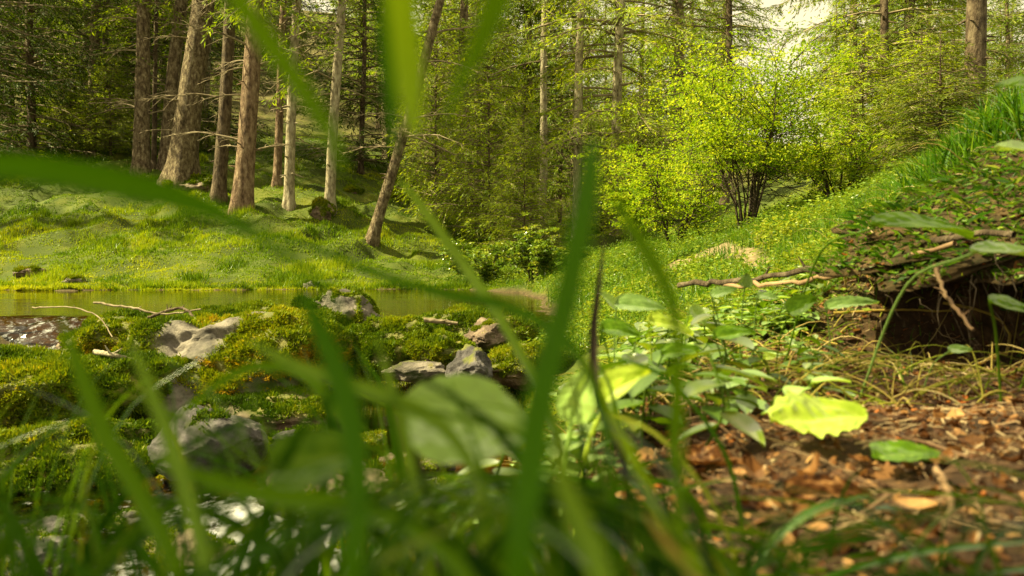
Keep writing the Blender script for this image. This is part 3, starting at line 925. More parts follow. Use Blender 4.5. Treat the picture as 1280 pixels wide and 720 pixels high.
g1 = 'spruce trunks standing on the left slope'
spruce('thin spruce far left before the dark undergrowth', 112, 196, 17, 122, 'high', 'bark', seed=1, nbr=6, group=g1)
spruce('straight spruce with one sunlit edge, second thick trunk from the left', 176, 216, 24, 181, 'high', 'bark', seed=2, nbr=7, group=g1)
spruce('very thin spruce close behind the second trunk from the left', 192, 211, 8, 197, 'high', 'bark_dark', seed=3, Hh=11, nbr=3, group=g1)
spruce('slimmer spruce rising left of and behind the broadest trunk', 207, 216, 22, 226, 'high', 'bark', seed=4, nbr=5, group=g1)
spruce('broadest old spruce with a flared root base and peeling bark flakes', 226, 229, 40, 252, 'high', 'bark', seed=5, flare=.5, Hh=17, nbr=7, group=g1, stubs=45)
spruce('slender pale spruce seen in the gap behind the broadest trunk', 256, 185, 8, 262, 'full_b', 'bark_pale', seed=6, Hh=12, nbr=2, group=g1)
spruce('dark brown spruce between the broadest trunk and the reddish trunk', 273, 249, 21, 290, 'high', 'bark_dark', seed=7, nbr=6, group=g1)
spruce('thick reddish brown spruce nearest the pool on the left slope', 302, 263, 30, 322, 'high', 'bark_red', seed=8, nbr=6, group=g1, stubs=40)
spruce('narrow spruce with a reddish foot behind the pale paired trunk', 346, 232, 13, 356, 'high', 'bark_red', seed=9, cs=.72, nbr=4, group=g1)
spruce('pale trunked spruce just right of the narrow reddish footed one', 361, 261, 16, 371, 'high', 'bark_pale', seed=10, cs=.72, nbr=5, group=g1)
spruce('pale slim spruce standing alone beside a mossy stump', 412, 264, 16, 425, 'high', 'bark_pale', seed=11, cs=.72, nbr=4, group=g1)
spruce('small dark spruce trunk in the shade beyond the lone pale one', 451, 218, 9, 455, 'full_b', 'bark_dark', seed=12, Hh=9, nbr=2, group=g1)
spruce('leaning spruce tilting to the right above the far pool bank', 464, 304, 18, 552, 'high', 'bark', seed=13, nbr=5, group=g1, Hh=13)
g2 = 'spruce trunks in the middle of the wood'
spruce('thin pale spruce in the clearing, left of the two slender ones', 677, 294, 13, 683, 'high', 'bark_pale', Y=15, seed=14, cs=.55, Hh=19, nbr=5, group=g2)
spruce('slender pale spruce right behind the tip of the big blade', 720, 290, 15, 728, 'high', 'bark_pale', Y=13, seed=15, cs=.55, Hh=18, nbr=6, group=g2)
spruce('taller spruce with a sunlit pale trunk left of the yellow shrub', 770, 262, 17, 774, 'tall_y', 'bark_pale', Y=13, seed=16, Hh=15, nbr=9, group=g2, stubs=50)  # pale bark stands in for sunlight on the upper trunk
spruce('dim thin spruce farther back in the clearing, faint behind the slender pair', 661, 260, 7, 664, 'full_a', 'bark', Y=24, seed=17, Hh=14, nbr=2, group=g2)
spruce('hazy thin spruce between the two slender pale ones', 700, 262, 6, 702, 'full_a', 'bark_dark', Y=23, seed=18, Hh=14, nbr=2, group=g2)
spruce('dark topped spruce whose trunk shows above the yellow shrub', 906, 200, 14, 912, 'high', 'bark_dark', Y=15, seed=19, Hh=9.5, cs=.72, nbr=4)
spruce('big brown spruce trunk with drooping boughs at the upper right', 1215, 170, 32, 1219, 'high', 'bark_dark', Y=8.5, seed=20, Hh=14, nbr=7)
spruce('large yellow-green spruce with hanging boughs right of the sky gap', 1105, 200, 14, 1108, 'near', 'bark_dark', Y=9.6, seed=21, Hh=12, cs=.95, nbr=3)
spruce('low spruce with yellow tips between the shrub and the big brown trunk', 1150, 200, 6, None, 'young_b', 'bark_dark', Y=8.2, seed=23, Hh=1.5, cs=.9, nbr=0, stubs=0)
spruce('bushy spruce with branches low over the right bank crest', 1175, 230, 8, 1178, 'young_c', 'bark_dark', Y=6.2, seed=22, Hh=1.1, cs=.7, nbr=0, stubs=0)

g4 = 'dark boughed spruces at the left edge'
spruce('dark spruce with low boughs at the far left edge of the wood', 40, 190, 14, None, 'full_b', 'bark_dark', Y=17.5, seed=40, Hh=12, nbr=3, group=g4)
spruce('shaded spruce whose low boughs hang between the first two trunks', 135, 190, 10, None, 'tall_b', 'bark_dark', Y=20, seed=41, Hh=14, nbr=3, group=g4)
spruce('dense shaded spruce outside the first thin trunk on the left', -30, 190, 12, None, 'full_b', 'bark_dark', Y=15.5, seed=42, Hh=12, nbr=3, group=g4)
# young spruces
g3 = 'young spruces at the head of the pool'
for lb, px, Y, hh, cr, cs in (
    ('bushy young spruce in the centre, tallest of those at the pool head', 612, 13.2, 4.3, 'young_a', 1.15),
    ('young spruce low over the stream just right of the centre one', 655, 12, 2.4, 'young_a', .8),
    ('yellowish young spruce left of the centre one by the leaning tree', 545, 14.5, 4.0, 'young_b', 1.1),
    ('young spruce with pale shoots at the foot of the taller sunlit tree', 800, 12.5, 2.6, 'young_b', 1.0),
    ('small spruce seedling on the slope behind the two front trunks', 92, 18.5, 2.6, 'young_b', 1.1),
    ('little spruce at the shaded left edge under the dark boughs', 140, 18, 2.2, 'young_a', .9),
    ('sunlit seedling on the grass between the dark and reddish trunks', 262, 19, 1.1, 'young_b', .5),
    ('yellow young spruce right of the shrub under the big hanging boughs', 1075, 8.2, 1.7, 'young_b', .9),
    ('bushy low spruce right of the two slender trunks', 752, 15, 1.5, 'young_b', .8)):
    spruce(lb, px, 300, 4, None, cr, 'bark_dark', Y=Y, seed=int(px), Hh=hh, cs=cs, nbr=0, stubs=0, group=g3, name='young_spruce', flare=.2)

# the wood behind
crng = random.Random(11)
spots = []
def gap(u, Y, hz):
    return (.275 < u < .40) or (-.145 < u < -.10 and Y > 20)
tries = 0
while len(spots) < 92 and tries < 8000:
    tries += 1
    Y = 19 + 42 * crng.random() ** 1.3
    u = crng.uniform(-.80, .80)
    x = u * Y
    if gap(u, Y, 0): continue
    if -.42 < u < -.16 and Y < 33: continue
    if any((x - a) ** 2 + (Y - b) ** 2 < (2.3 + .035 * Y) ** 2 for a, b in spots): continue
    spots.append((x, Y))
far_trunk = {k: trunk_geo(hh, .14, (0, 0), .4, i, 12, .04).mesh('trunk', M['bark']) for i, (k, hh) in enumerate((('tall_a', 17), ('tall_b', 16), ('full_a', 11), ('full_b', 12)))}
for i, (x, Y) in enumerate(spots):
    left = x / Y < -.25
    key = crng.choice(('full_b', 'full_b', 'tall_b', 'full_a') if left else ('full_a', 'full_a', 'tall_a', 'full_a'))  # left trees mostly take the shaded needle copy
    root = thing('background_or_shade_spruce', 'unseen spruce left of the frame, added to shade the upper slope', 'tree', (x, Y, float(H(x, Y)[0]) - .1), crng.uniform(0, 6.28), 'spruces of the wood behind')
    s = crng.uniform(.8, 1.25)
    root.scale = (s, s, s)
    link('trunk', far_trunk[key], root)
    link('crown', CR[key], root)

# unseen spruces added left of the frame to shade the upper slope
for i, (x, y, hh) in enumerate(((-15.5, 19, 16), (-22, 21, 16))):
    root = thing('background_or_shade_spruce', 'unseen spruce left of the frame, added to shade the upper slope', 'tree', (x, y, float(H(x, y)[0]) - .1), i * 1.3, 'spruces of the wood behind')
    link('trunk', far_trunk['full_b'], root); link('crown', CR['full_b'], root)

for i, (x, y) in enumerate(((-4.6, -.1), (-13.6, 11.6))):  # unseen spruces added to throw dappled shade on near bank and lawn
    root = thing('background_or_shade_spruce', 'unseen spruce left of the frame, added to shade the upper slope', 'tree', (x, y, float(H(x, y)[0]) - .1), 2 + i, 'spruces of the wood behind')
    link('trunk', far_trunk['tall_b'], root); link('crown', CR['high'], root)

# ------------------------------------------------------------------ shrubs
def shrub(name, label, X, Y, Z, hh, spread, nst, nleaf, seed, mat='bush_leaf', leaf=.05, show=.35, stemr=.012):
    r = np.random.default_rng(seed)
    root = thing(name, label, 'shrub', (X, Y, Z))
    tips = []
    for s in range(nst):
        az = s * 2.4 + r.uniform(-.4, .4)
        ln_ = (r.uniform(.1, 1.0)) * spread
        S = 8
        t = np.linspace(0, 1, S)
        h = hh * r.uniform(.65, 1.0) * (1 - .25 * ln_ / spread)
        P = np.stack([np.cos(az) * (.05 + ln_ * t ** 1.05), np.sin(az) * (.05 + ln_ * t ** 1.05), h * t ** .85], 1)
        P[1:] += np.cumsum(r.normal(0, .025 * hh / 2, (S - 1, 3)), 0)
        g = Geo()
        v, f = tubes(P[None], (stemr * r.uniform(.7, 1.5) * (1.08 - t))[None], 6)
        g.add(v, f, .5)
        ps, rs = [], []
        for q in range(16):
            tt = r.uniform(.25, 1)
            b = np.array([np.interp(tt, t, P[:, a]) for a in range(3)])
            d = norm((np.array([np.cos(az), np.sin(az), .7]) * .5 + r.normal(0, .6, 3))[None])[0]
            l = hh * r.uniform(.12, .32)
            m = b + d * l * .5 + r.normal(0, .03, 3)
            e = b + d * l + np.array([0, 0, .1 * l])
            ps.append([b, m, e]); rs.append([stemr * .45, stemr * .3, stemr * .1])
            tips += [m, e, e + r.normal(0, .08, 3)]
            for w_ in range(2):
                d2 = norm((d + r.normal(0, .6, 3))[None])[0]
                e2 = m + d2 * l * .5
                ps.append([m, (m + e2) / 2 + r.normal(0, .01, 3), e2]); rs.append([stemr * .25, stemr * .2, stemr * .08])
                tips += [e2]
        v, f = tubes(np.array(ps), np.array(rs), 4)
        g.add(v, f, .5)
        g.build('stem', M['stem'], root)
    tips = np.array(tips)
    tips = tips[tips[:, 2] > hh * show * .65]
    k = r.integers(0, len(tips), nleaf)
    lay = r.normal(0, 1, (nleaf, 3)) * np.array([.075, .075, .022]) * hh / 2.0
    c = tips[k] + lay
    c[:, 2] = np.maximum(c[:, 2], .03)
    tip_t = r.normal(.5, .26, len(tips))
    g = Geo()
    leaflets(g, c, leaf * r.uniform(.6, 1.3, nleaf), leaf * .55 * r.uniform(.7, 1.2, nleaf), .45, np.clip(tip_t[k] + r.normal(0, .1, nleaf), 0, 1))
    g.build('foliage', M[mat], root, smooth=False)
    return root

X, Y, Z = hit(935, 256, 4)
print('bush', X, Y, Z)
def at_u(px, Y):
    x = (px - 640) / F * Y
    return x, Y, float(H(x, Y)[0])
shrub('leafy_shrub', 'large yellow-green shrub with many dark stems on the sunlit slope', *at_u(932, 7.0), 1.8, .8, 15, 23000, 3, leaf=.033, show=.45, stemr=.010)
shrub('leafy_shrub', 'lower yellow shrub left of the large dark stemmed one', *at_u(842, 7.9), .95, .6, 9, 5000, 4, leaf=.038, show=.25)
shrub('leafy_shrub', 'low spreading yellow shrub right of the large dark stemmed one', *at_u(1045, 7.4), .75, .5, 8, 4200, 5, leaf=.036, show=.2)
shrub('leafy_shrub', 'shrub with fine light leaves behind the left yellow shrub', *at_u(795, 9.6), 1.2, .5, 9, 5500, 6, leaf=.045, show=.3)
shrub('leafy_shrub', 'dark leafy bush hanging over the end of the pool', *at_u(668, 8.5), .55, .45, 7, 5000, 8, 'herb', leaf=.05, show=.1)
shrub('leafy_shrub', 'small leafy bush at the pool head left of the dark one', *at_u(600, 9.6), .5, .5, 7, 4500, 9, 'herb', leaf=.05, show=.1)
shrub('leafy_shrub', 'bright green bush glowing behind the first thin trunk', *at_u(85, 19.5), 1.5, .9, 8, 6000, 10, 'bush_leaf', leaf=.07, show=.1)

# ------------------------------------------------------------------ the near bank
def sod():
    v, f = ICO6
    v = v.copy()
    v = v * (1 + .25 * fbm(v * 2.2 + 4, 5))[:, None] * np.array((.44, .27, .06))
    v[:, 2] += .35 * v[:, 0] + .25 * (v[:, 1] + .1)
    c = np.array((.97, 1.22, .13))
    v = v + c
    g = Geo(); g.add(v, f)
    o = g.build('bank_overhang', M['ground'])
    n = len(v)
    for nm, a in (('soil', np.full(n, .85)), ('bed', np.zeros(n)), ('path', np.zeros(n)), ('floor', np.zeros(n))):
        at = o.data.attributes.new(nm, 'FLOAT', 'POINT'); at.data.foreach_set('value', a)
    tag(o, 'crumbling sod overhanging the dark hollow of the bank', 'bank', kind='structure')
    tri = v[f]
    N = np.cross(tri[:, 1] - tri[:, 0], tri[:, 2] - tri[:, 0]); area = np.linalg.norm(N, axis=1)
    up = N[:, 2] / area
    w_ = area * sstep(-.1, .5, up)
    k = rng.choice(len(f), 12000, p=w_ / w_.sum())
    return tri[k].mean(1)
SODP = sod()

def near_litter():
    g = Geo()
    n = 24000
    y = .22 + 1.5 * rng.random(n) ** 1.3
    x = -.02 + rng.random(n) * .95
    k = soilmask(x, y) > .35
    x, y = x[k], y[k]
    z = H(x, y)
    P = np.stack([x, y, z], 1)
    P = np.concatenate([P, SODP[:1500]])
    n = len(P)
    L = .0015 + .006 * rng.random(n) ** 3 + .009 * (rng.random(n) < .012)
    W = L * rng.uniform(.35, .8, n)
    nrm = norm(rng.normal(0, .42, (n, 3)) + np.array([0, 0, 1.]))
    d = norm(np.cross(nrm, rng.normal(0, 1, (n, 3)))); s_ = np.cross(nrm, d)
    P = P + nrm * (.001 + .005 * rng.random(n))[:, None]
    curl = rng.normal(0, .35, n)
    vs = []
    for a in (-1, -.35, .35, 1):
        wv = (.35, 1, .9, .25)[(-1, -.35, .35, 1).index(a)]
        for b in (-1, 0, 1):
            jig = rng.uniform(.75, 1.2, n)
            vs.append(P + d * (a * L)[:, None] + s_ * (b * W * wv * jig)[:, None] + nrm * ((a * a * curl + b * b * curl * .6) * L)[:, None])
    V = np.stack(vs, 1)
    b = np.arange(n)[:, None] * 12
    fs = [b + np.array([[i * 3 + j, i * 3 + j + 1, i * 3 + j + 4, i * 3 + j + 3]]) for i in range(3) for j in range(2)]
    t = np.clip(rng.beta(1.6, 2.2, n), 0, .88)
    k9 = (rng.random(n) < .03) & (L < .006); t[k9] = .97
    g.add(V, np.concatenate(fs), np.repeat(t, 12))
    tag(g.build('leaf_litter', M['litter'], smooth=False), 'brown crumbling leaf litter with orange bits on the near soil', 'leaf litter', kind='stuff')
    g = Geo()
    n = 11000
    y = .25 + 1.6 * rng.random(n) ** 1.2; x = rng.random(n) * 1.0
    k = soilmask(x, y) > .3
    x, y = x[k], y[k]
    P0 = np.stack([x, y, H(x, y) + .003], 1)
    P0 = np.concatenate([P0, SODP[1500:2100] + np.array((0, 0, .004))])
    n = len(P0)
    L = .006 + .045 * rng.random(n) ** 3
    az = rng.random(n) * 2 * PI
    d = np.stack([np.cos(az), np.sin(az), rng.normal(0, .22, n)], 1)
    P = np.stack([P0 - d * L[:, None] / 2, P0 + rng.normal(0, .12, (n, 3)) * L[:, None], P0 + d * L[:, None] / 2], 1)
    P[:, :, 2] = np.maximum(P[:, :, 2], H(P[:, :, 0].ravel(), P[:, :, 1].ravel()).reshape(n, 3) + .001)
    v, f = tubes(P, np.array([[1., .9, .5]]) * (.0003 + .0011 * rng.random(n) ** 4)[:, None], 5)
    g.add(v, f, np.repeat(rng.random(n), 15))
    tag(g.build('fallen_twigs', M['litter_twig']), 'thin twigs and dry stalks strewn over the near soil', 'twigs', kind='stuff')
near_litter()

def hanging_roots():
    r = np.random.default_rng(77)
    n = 75
    x = .52 + .62 * r.random(n)
    y = 1.00 + .10 * r.random(n)
    z = .10 + .35 * (x - .97) + .03 * r.random(n)
    P0 = np.stack([x, y, z], 1)
    L = .03 + .10 * r.random(n) ** 2
    t = np.linspace(0, 1, 7)
    d = np.stack([r.normal(0, .35, n), r.normal(-.15, .25, n), -np.ones(n)], 1)
    P = P0[:, None] + d[:, None] * (L[:, None] * t)[:, :, None] + np.cumsum(r.normal(0, .004, (n, 7, 3)), 1)
    g = Geo()
    v, f = tubes(P, (.0004 + .0009 * r.random(n) ** 3)[:, None] * (1.1 - t)[None], 4)
    g.add(v, f, .4)
    tag(g.build('hanging_rootlets', M['stem']), 'fine rootlets hanging from the lip of the dark hollow', 'rootlets', kind='stuff')
hanging_roots()

def near_growth():
    g = Geo()
    n = 9000
    y = .3 + 2.0 * rng.random(n) ** 1.1; x = -.05 + rng.random(n) * 1.25 * np.minimum(1, .25 + y * .6)
    p = np.stack([x, y, 0 * x], 1)
    dn = fbm(p * 4 + 8, 3) + .9 * sstep(.55, 1.3, y) - .75 + .9 * sstep(.08, -.02, x - .05 * y)
    k = dn + rng.normal(0, .2, n) > .0
    x, y = x[k], y[k]
    blades(g, x, y, (.012 + .035 * rng.random(len(x)) ** 1.5) * (.5 + .5 * y), .0012 + .0016 * rng.random(len(x)), 1.1, tint=np.clip(rng.normal(.5, .25, len(x)), 0, 1), segs=4)
    m = 5000                                                     # on the sod
    P = SODP[2200:2200 + m]
    az = rng.random(m) * 2 * PI
    s_ = np.stack([np.cos(az), np.sin(az), 0 * az], 1) * .0013
    o = rng.normal(0, .5, (m, 3)) * np.array((1, 1, .2)) + np.array((-.1, -.2, .6))
    hh = .010 + .018 * rng.random(m)
    V = np.stack([P - s_, P + s_, P + o * hh[:, None] * .6 + s_ * .6, P + o * hh[:, None] * np.array((1.5, 1.5, .7))], 1)
    kk = np.arange(m)[:, None] * 4
    g.add(V, np.concatenate([kk + np.array([[0, 1, 2]]), kk + np.array([[0, 2, 3]])]), np.repeat(np.clip(rng.normal(.4, .25, m), 0, 1), 4))
    tag(g.build('bank_grass', M['grass'], smooth=False), 'short grass sprouting along the near bank and its crest', 'grass', kind='stuff')
    g = Geo()
    n = 16000
    y = .45 + 2.3 * rng.random(n); x = -.08 * y + rng.random(n) * 1.3 * np.minimum(1, .25 + y * .6)
    p = np.stack([x, y, 0 * x], 1)
    dn = fbm(p * 5 + 2, 3) + 1.0 * sstep(.7, 1.5, y) - .75 + .9 * sstep(.10, .0, x - .05 * y)
    k = (dn + rng.normal(0, .15, n) > 0) & (H(x, y) > waterz(x, y) + .02)
    x, y = x[k], y[k]
    c = np.stack([x, y, H(x, y) + .002 + .018 * rng.random(len(x)) * y], 1)
    leaflets(g, c, .006 + .012 * rng.random(len(x)) * y, .004 + .008 * rng.random(len(x)) * y, .6, np.clip(rng.normal(.45, .22, len(x)), 0, 1))
    P = SODP[7200:]
    leaflets(g, P + np.array((0, 0, .006)), .006 + .012 * rng.random(len(P)), .004 + .008 * rng.random(len(P)), .6, np.clip(rng.normal(.3, .2, len(P)), 0, 1))
    tag(g.build('creeping_herbs', M['herb'], smooth=False), 'tiny creeping herbs and moss on the bank edge', 'ground cover', kind='stuff')
near_growth()

def dry_stalks():
    g = Geo()
    n = 1500
    y = .75 + 1.6 * rng.random(n) ** 1.2
    u = .02 + .66 * rng.random(n)
    x = u * y
    k = (H(x, y) > waterz(x, y) + .04)
    x, y = x[k], y[k]
    n = len(x)
    az = rng.normal(.3, .9, n) + (rng.random(n) < .5) * PI
    L = .03 + .10 * rng.random(n) ** 1.5
    d = np.stack([np.cos(az), np.sin(az), 0 * az], 1)
    t = np.linspace(0, 1, 7)
    B = np.stack([x, y, H(x, y)], 1)
    up = L * rng.uniform(.1, .7, n)
    P = B[:, None] + d[:, None] * (L[:, None] * t[None])[:, :, None]
    P[:, :, 2] += up[:, None] * (t * (1.3 - t))[None] * 1.6 + .002
    P[:, :, 2] = np.maximum(P[:, :, 2], H(P[:, :, 0].ravel(), P[:, :, 1].ravel()).reshape(n, 7) + .002)
    v, f = tubes(P, (.0006 + .0009 * rng.random(n))[:, None] * (1.1 - t)[None], 4)
    g.add(v, f, np.repeat(np.clip(rng.normal(.5, .3, n), 0, 1), 28))
    tag(g.build('dry_stalks', M['dry']), 'dry and half green stalks lying tangled over the bank edge', 'dry grass', kind='stuff')
dry_stalks()

# ------------------------------------------------------------------ leaves, sticks, blades that can be told apart
def spline(P, n):
    P = np.asarray(P, float)
    d = np.concatenate(([0], np.cumsum(np.linalg.norm(np.diff(P[:, :3], axis=0), axis=1) + 1e-6)))
    t = np.linspace(0, d[-1], n)
    return np.stack([_herm(d, np.broadcast_to(P[:, k], (n, len(P))).copy(), t) for k in range(P.shape[1])], 1)

def blade(label, pts, root, mat, name='grass_blade', n=60, twist=.5, cat='grass blade', fold=.25, tint=None):
    """long leaf from its tip (px, py, depth, width px) down to a root on the ground (x, y)"""
    kd = .86 if pts[0][2] < .17 else .88
    P = [np.concatenate((pt(a, b, Y * kd), [wd / F * Y * kd * .88])) for a, b, Y, wd in pts]
    if isinstance(root, tuple):
        rz = float(H(root[0], root[1])[0]) - .003
        P.append(np.array((root[0], root[1], rz, P[-1][3] * .7)))
    else:
        for q in root[:-1]:
            P.append(np.array((*q, P[-1][3])))
        q = root[-1]
        P.append(np.array((q[0], q[1], float(H(q[0], q[1])[0]) - .003, P[-1][3] * .7)))
    S = spline(P, n)
    c, wd = S[:, :3], np.maximum(S[:, 3], .0004)
    T = np.gradient(c, axis=0); T = norm(T)
    view = norm(c)
    side = norm(np.cross(T, view))
    nn = np.cross(side, T)
    a = twist * np.sin(np.linspace(0, 2.2, n))[:, None]
    s2 = side * np.cos(a) + nn * np.sin(a); n2 = np.cross(s2, T)
    V = np.stack([c - s2 * wd[:, None] / 2, c - s2 * wd[:, None] / 4 + n2 * (wd * fold * .6)[:, None], c + n2 * (wd * fold)[:, None], c + s2 * wd[:, None] / 4 + n2 * (wd * fold * .6)[:, None], c + s2 * wd[:, None] / 2], 1).reshape(-1, 3)
    i = np.arange(n - 1)[:, None] * 5; j = np.arange(4)[None]
    q = np.stack([i + j, i + j + 1, i + j + 6, i + j + 5], -1).reshape(-1, 4)
    o3 = c[-1].copy()
    tt = np.tile(np.array([.5, .6, .8, .6, .5]), n) * .6 + .2 if tint is None else tint
    g = Geo(); g.add(V - o3, q, tt)
    o = g.build(name, M[mat], None, True, o3)
    return tag(o, label, cat)

def leafthing(label, c, L, W, axis, normal, mat, stalk=None, name='broad_leaf', teeth=0, cup=.12, seed=0, tipw=.6, stalk_r=.0012, stalk_mat=None, heart=.0):
    """broad leaf: lamina with midrib relief, tooth edge; stalk to the ground"""
    r = np.random.default_rng(seed)
    d = norm(np.array(axis, float)[None])[0]
    nn = np.array(normal, float); nn = nn - d * (nn @ d); nn = nn / np.linalg.norm(nn)
    s_ = np.cross(nn, d)
    nu, nv = 64, 33
    t = np.linspace(0, 1, nu)
    prof = np.sin(PI * np.clip(t, 0, 1) ** tipw) ** .62
    prof = prof * (1 + teeth * .07 * (np.abs(np.sin(t * 7 * PI + seed)) * .6 + np.abs(np.sin(t * 17.3 + seed * 2)) * .7 + .5 * np.sin(t * 41)) - teeth * .06) + .004
    b = np.linspace(-1, 1, nv)
    T_, B_ = np.meshgrid(t, b, indexing='ij')
    pw = np.broadcast_to(prof[:, None], T_.shape)
    x = (T_ - .5) * L - np.abs(B_) ** 1.5 * heart * L * (1 - T_)
    yv = B_ * pw * W / 2
    vein = .012 * W * np.abs(np.sin((T_ * 7 + np.abs(B_) * 1.6) * PI)) * np.minimum(1, np.abs(B_) * 3)
    z = cup * W * np.abs(B_) ** 1.4 - cup * L * 1.2 * (T_ - .45) ** 2 + vein
    q = np.stack([T_.ravel() * 3 + seed, B_.ravel() * 2, 0 * T_.ravel()], 1)
    z = z + (fbm(q, 3) * .05 * W).reshape(z.shape)
    V = d * x.ravel()[:, None] + s_ * yv.ravel()[:, None] + nn * z.ravel()[:, None]
    i = np.arange(nu - 1)[:, None] * nv; j = np.arange(nv - 1)[None]
    Q = np.stack([i + j, i + j + 1, i + j + nv + 1, i + j + nv], -1).reshape(-1, 4)
    lat = np.clip(np.sin((T_.ravel() * 7 + np.abs(B_.ravel()) * 1.6) * PI * 2), 0, 1) ** 6
    tint = np.clip(.38 + .5 * np.exp(-(np.abs(B_.ravel()) / .05) ** 2) + .28 * lat * np.exp(-np.abs(B_.ravel())) + .35 * fbm(q * 3, 4) - .5 * (fbm(q * 9 + 5, 2) > .75), 0, 1)
    c = np.asarray(c, float)
    root = thing(name, label, 'leaf', c)
    g = Geo(); g.add(V, Q, tint)
    g.build('lamina', M[mat], root)
    if stalk is not None:
        e = np.array((stalk[0], stalk[1], float(H(stalk[0], stalk[1])[0]) - .004)) - c
        a0 = -d * L / 2 + nn * (-cup * L * .25)
        mid = (a0 + e) / 2 + np.array((0, 0, .2 * np.linalg.norm(a0 - e)))
        P = spline(np.stack([a0 + d * L * .04, mid, e]), 14)
        v, f = tubes(P[None], np.full((1, 14), stalk_r), 7)
        g = Geo(); g.add(v, f, .5)
        g.build('stalk', M[stalk_mat or mat], root)
    return root

# big leaves
p = pt(582, 533, .24)
leafthing('large pale round blurred leaf in the centre foreground behind the dark blade', p, .041, .034, (1, .1, -.12), (-.55, -.62, .75), 'leaf_pale', (p[0] - .006, .30), seed=1, tipw=.8, stalk_mat='stem', stalk_r=.0016)
p = pt(783, 480, .42)
leafthing('pale oval leaf with a rolled tip standing at the edge of the soil', p, .030, .019, (.85, 0, .55), (-.5, -.6, .6), 'leaf_lime', (p[0] - .03, .42), seed=2, cup=.3)
p = pt(726, 492, .40)
leafthing('pale green leaf half hidden behind the big dark blade', p, .030, .020, (.3, 0, .9), (-.3, -.9, .2), 'leaf_pale', (p[0] - .01, .42), seed=3)
X, Y, Z = hit(1025, 560, .3)
leafthing('bright lime green toothed leaf lying on the brown soil', (X, Y + .004, Z + .019), .062 * Y / .5, .050 * Y / .5, (1, .05, .04), (-.05, -.36, .9), 'leaf_lime', None, seed=4, teeth=2.0, cup=.07, tipw=.85)
X, Y, Z = hit(1035, 640, .3)
leafthing('crumpled pale brown dead leaf below the lime green leaf', (X, Y, Z + .008), .05, .022, (1, .1, 0), (0, -.3, .9), 'litter', None, name='dead_leaf', seed=31, teeth=1.5, cup=.3)
X, Y, Z = hit(1145, 690, .3)
leafthing('small curled tan dead leaf at the bottom right of the soil', (X, Y, Z + .008), .026, .016, (1, .4, 0), (0, -.3, .9), 'litter', None, name='dead_leaf', seed=32, teeth=1.5, cup=.4)
X, Y, Z = hit(885, 590, .3)
leafthing('orange brown dead leaf lying left of the crumpled pale one', (X, Y, Z + .006), .04, .03, (1, -.5, 0), (0, -.2, .9), 'litter', None, name='dead_leaf', seed=33, teeth=1.5, cup=.25)
X, Y, Z = hit(1132, 592, .3)
leafthing('smaller green leaf lying right of and below the lime green leaf', (X, Y, Z + .012), .045 * Y / .5, .026 * Y / .5, (1, .1, -.02), (0, -.3, .9), 'leaf_green', None, seed=5, teeth=1, cup=.1)
p = pt(1262, 316, .62)
leafthing('grey green leaf on a pale stalk before the dark hollow at the right edge', p, .055, .03, (1, -.2, -.05), (0, -.3, .95), 'leaf_blue', (p[0] - .03, p[1] + .2), seed=6, stalk_r=.0013)
p = pt(1272, 187, .75)
leafthing('pale green leaf jutting in at the right edge of the photo', p, .05, .03, (-1, -.2, .05), (0, -.4, .9), 'leaf_pale', (p[0] + .05, .8), seed=7)
p = pt(1270, 106, .8)
leafthing('dark green leaf high at the right edge of the photo', p, .04, .026, (-1, .2, -.1), (.1, -.5, .8), 'leaf_green', (p[0] + .06, .85), seed=8)
p = pt(1155, 284, .8)
leafthing('long dark green leaf hanging over the lip of the hollow', p, .11, .035, (1, .1, -.08), (0, -.45, .9), 'leaf_green', (p[0] - .04, p[1] + .3), seed=9, cup=.2)
p = pt(398, 574, .16)
leafthing('soft blurred green leaf over the stream, left of the pale round leaf', p, .020, .013, (1, .1, .15), (0, -.8, .6), 'leaf_green', (p[0] + .004, .2), seed=10)
p = pt(1270, 385, .7)
leafthing('dark green leaf low in the hollow at the right edge', p, .05, .025, (1, 0, -.25), (0, -.5, .8), 'leaf_green', (p[0] + .02, .75), seed=11)
LV = [
 ('pale silvery leaf on the left of the low plants by the bank edge', 800, 383, .62, .065, .030, (1, -.1, -.12), 'leaf_blue'),
 ('bright green leaf curving below the pale silvery one', 838, 408, .60, .060, .026, (1, 0, -.35), 'leaf_lime'),
 ('upright bluish leaf catching light behind the low plants', 932, 350, .75, .022, .020, (.1, 0, 1), 'leaf_blue'),
 ('drooping pale blue-green leaf under the upright bluish one', 905, 366, .74, .042, .022, (1, 0, .25), 'leaf_blue'),
 ('mid green heart shaped leaf above the long straw', 1003, 383, .72, .048, .036, (1, 0, .5), 'leaf_green'),
 ('long pale leaf lying flat on the bank right of the heart shaped leaf', 1065, 380, .8, .09, .028, (1, 0, .1), 'leaf_blue'),
 ('arched green leaf with a pointed tip left of the brown stick', 918, 418, .62, .055, .025, (1, 0, .1), 'leaf_green'),
 ('small yellow leaf right of the brown stick top', 962, 447, .66, .018, .014, (1, .2, .1), 'leaf_lime'),
 ('pale grey green leaf lying in the grass at the far right of the soil', 1200, 438, .62, .030, .016, (1, 0, .05), 'leaf_blue'),
 ('light green leaf folded below the arched leaf', 872, 395, .68, .035, .022, (.6, 0, -.8), 'leaf_pale'),
 ('broad fresh green leaf under the pale silvery one', 775, 415, .58, .05, .028, (1, 0, -.2), 'leaf_green'),
 ('pale leaf standing next to the dark stem', 760, 375, .8, .045, .022, (-.6, 0, .6), 'leaf_pale'),
 ('deep green leaf in the shade left of the brown stick', 850, 440, .56, .045, .024, (1, 0, .15), 'leaf_green'),
 ('grey green leaf half buried in the grass above the long straw', 960, 372, .85, .04, .02, (1, 0, -.1), 'leaf_blue'),
]
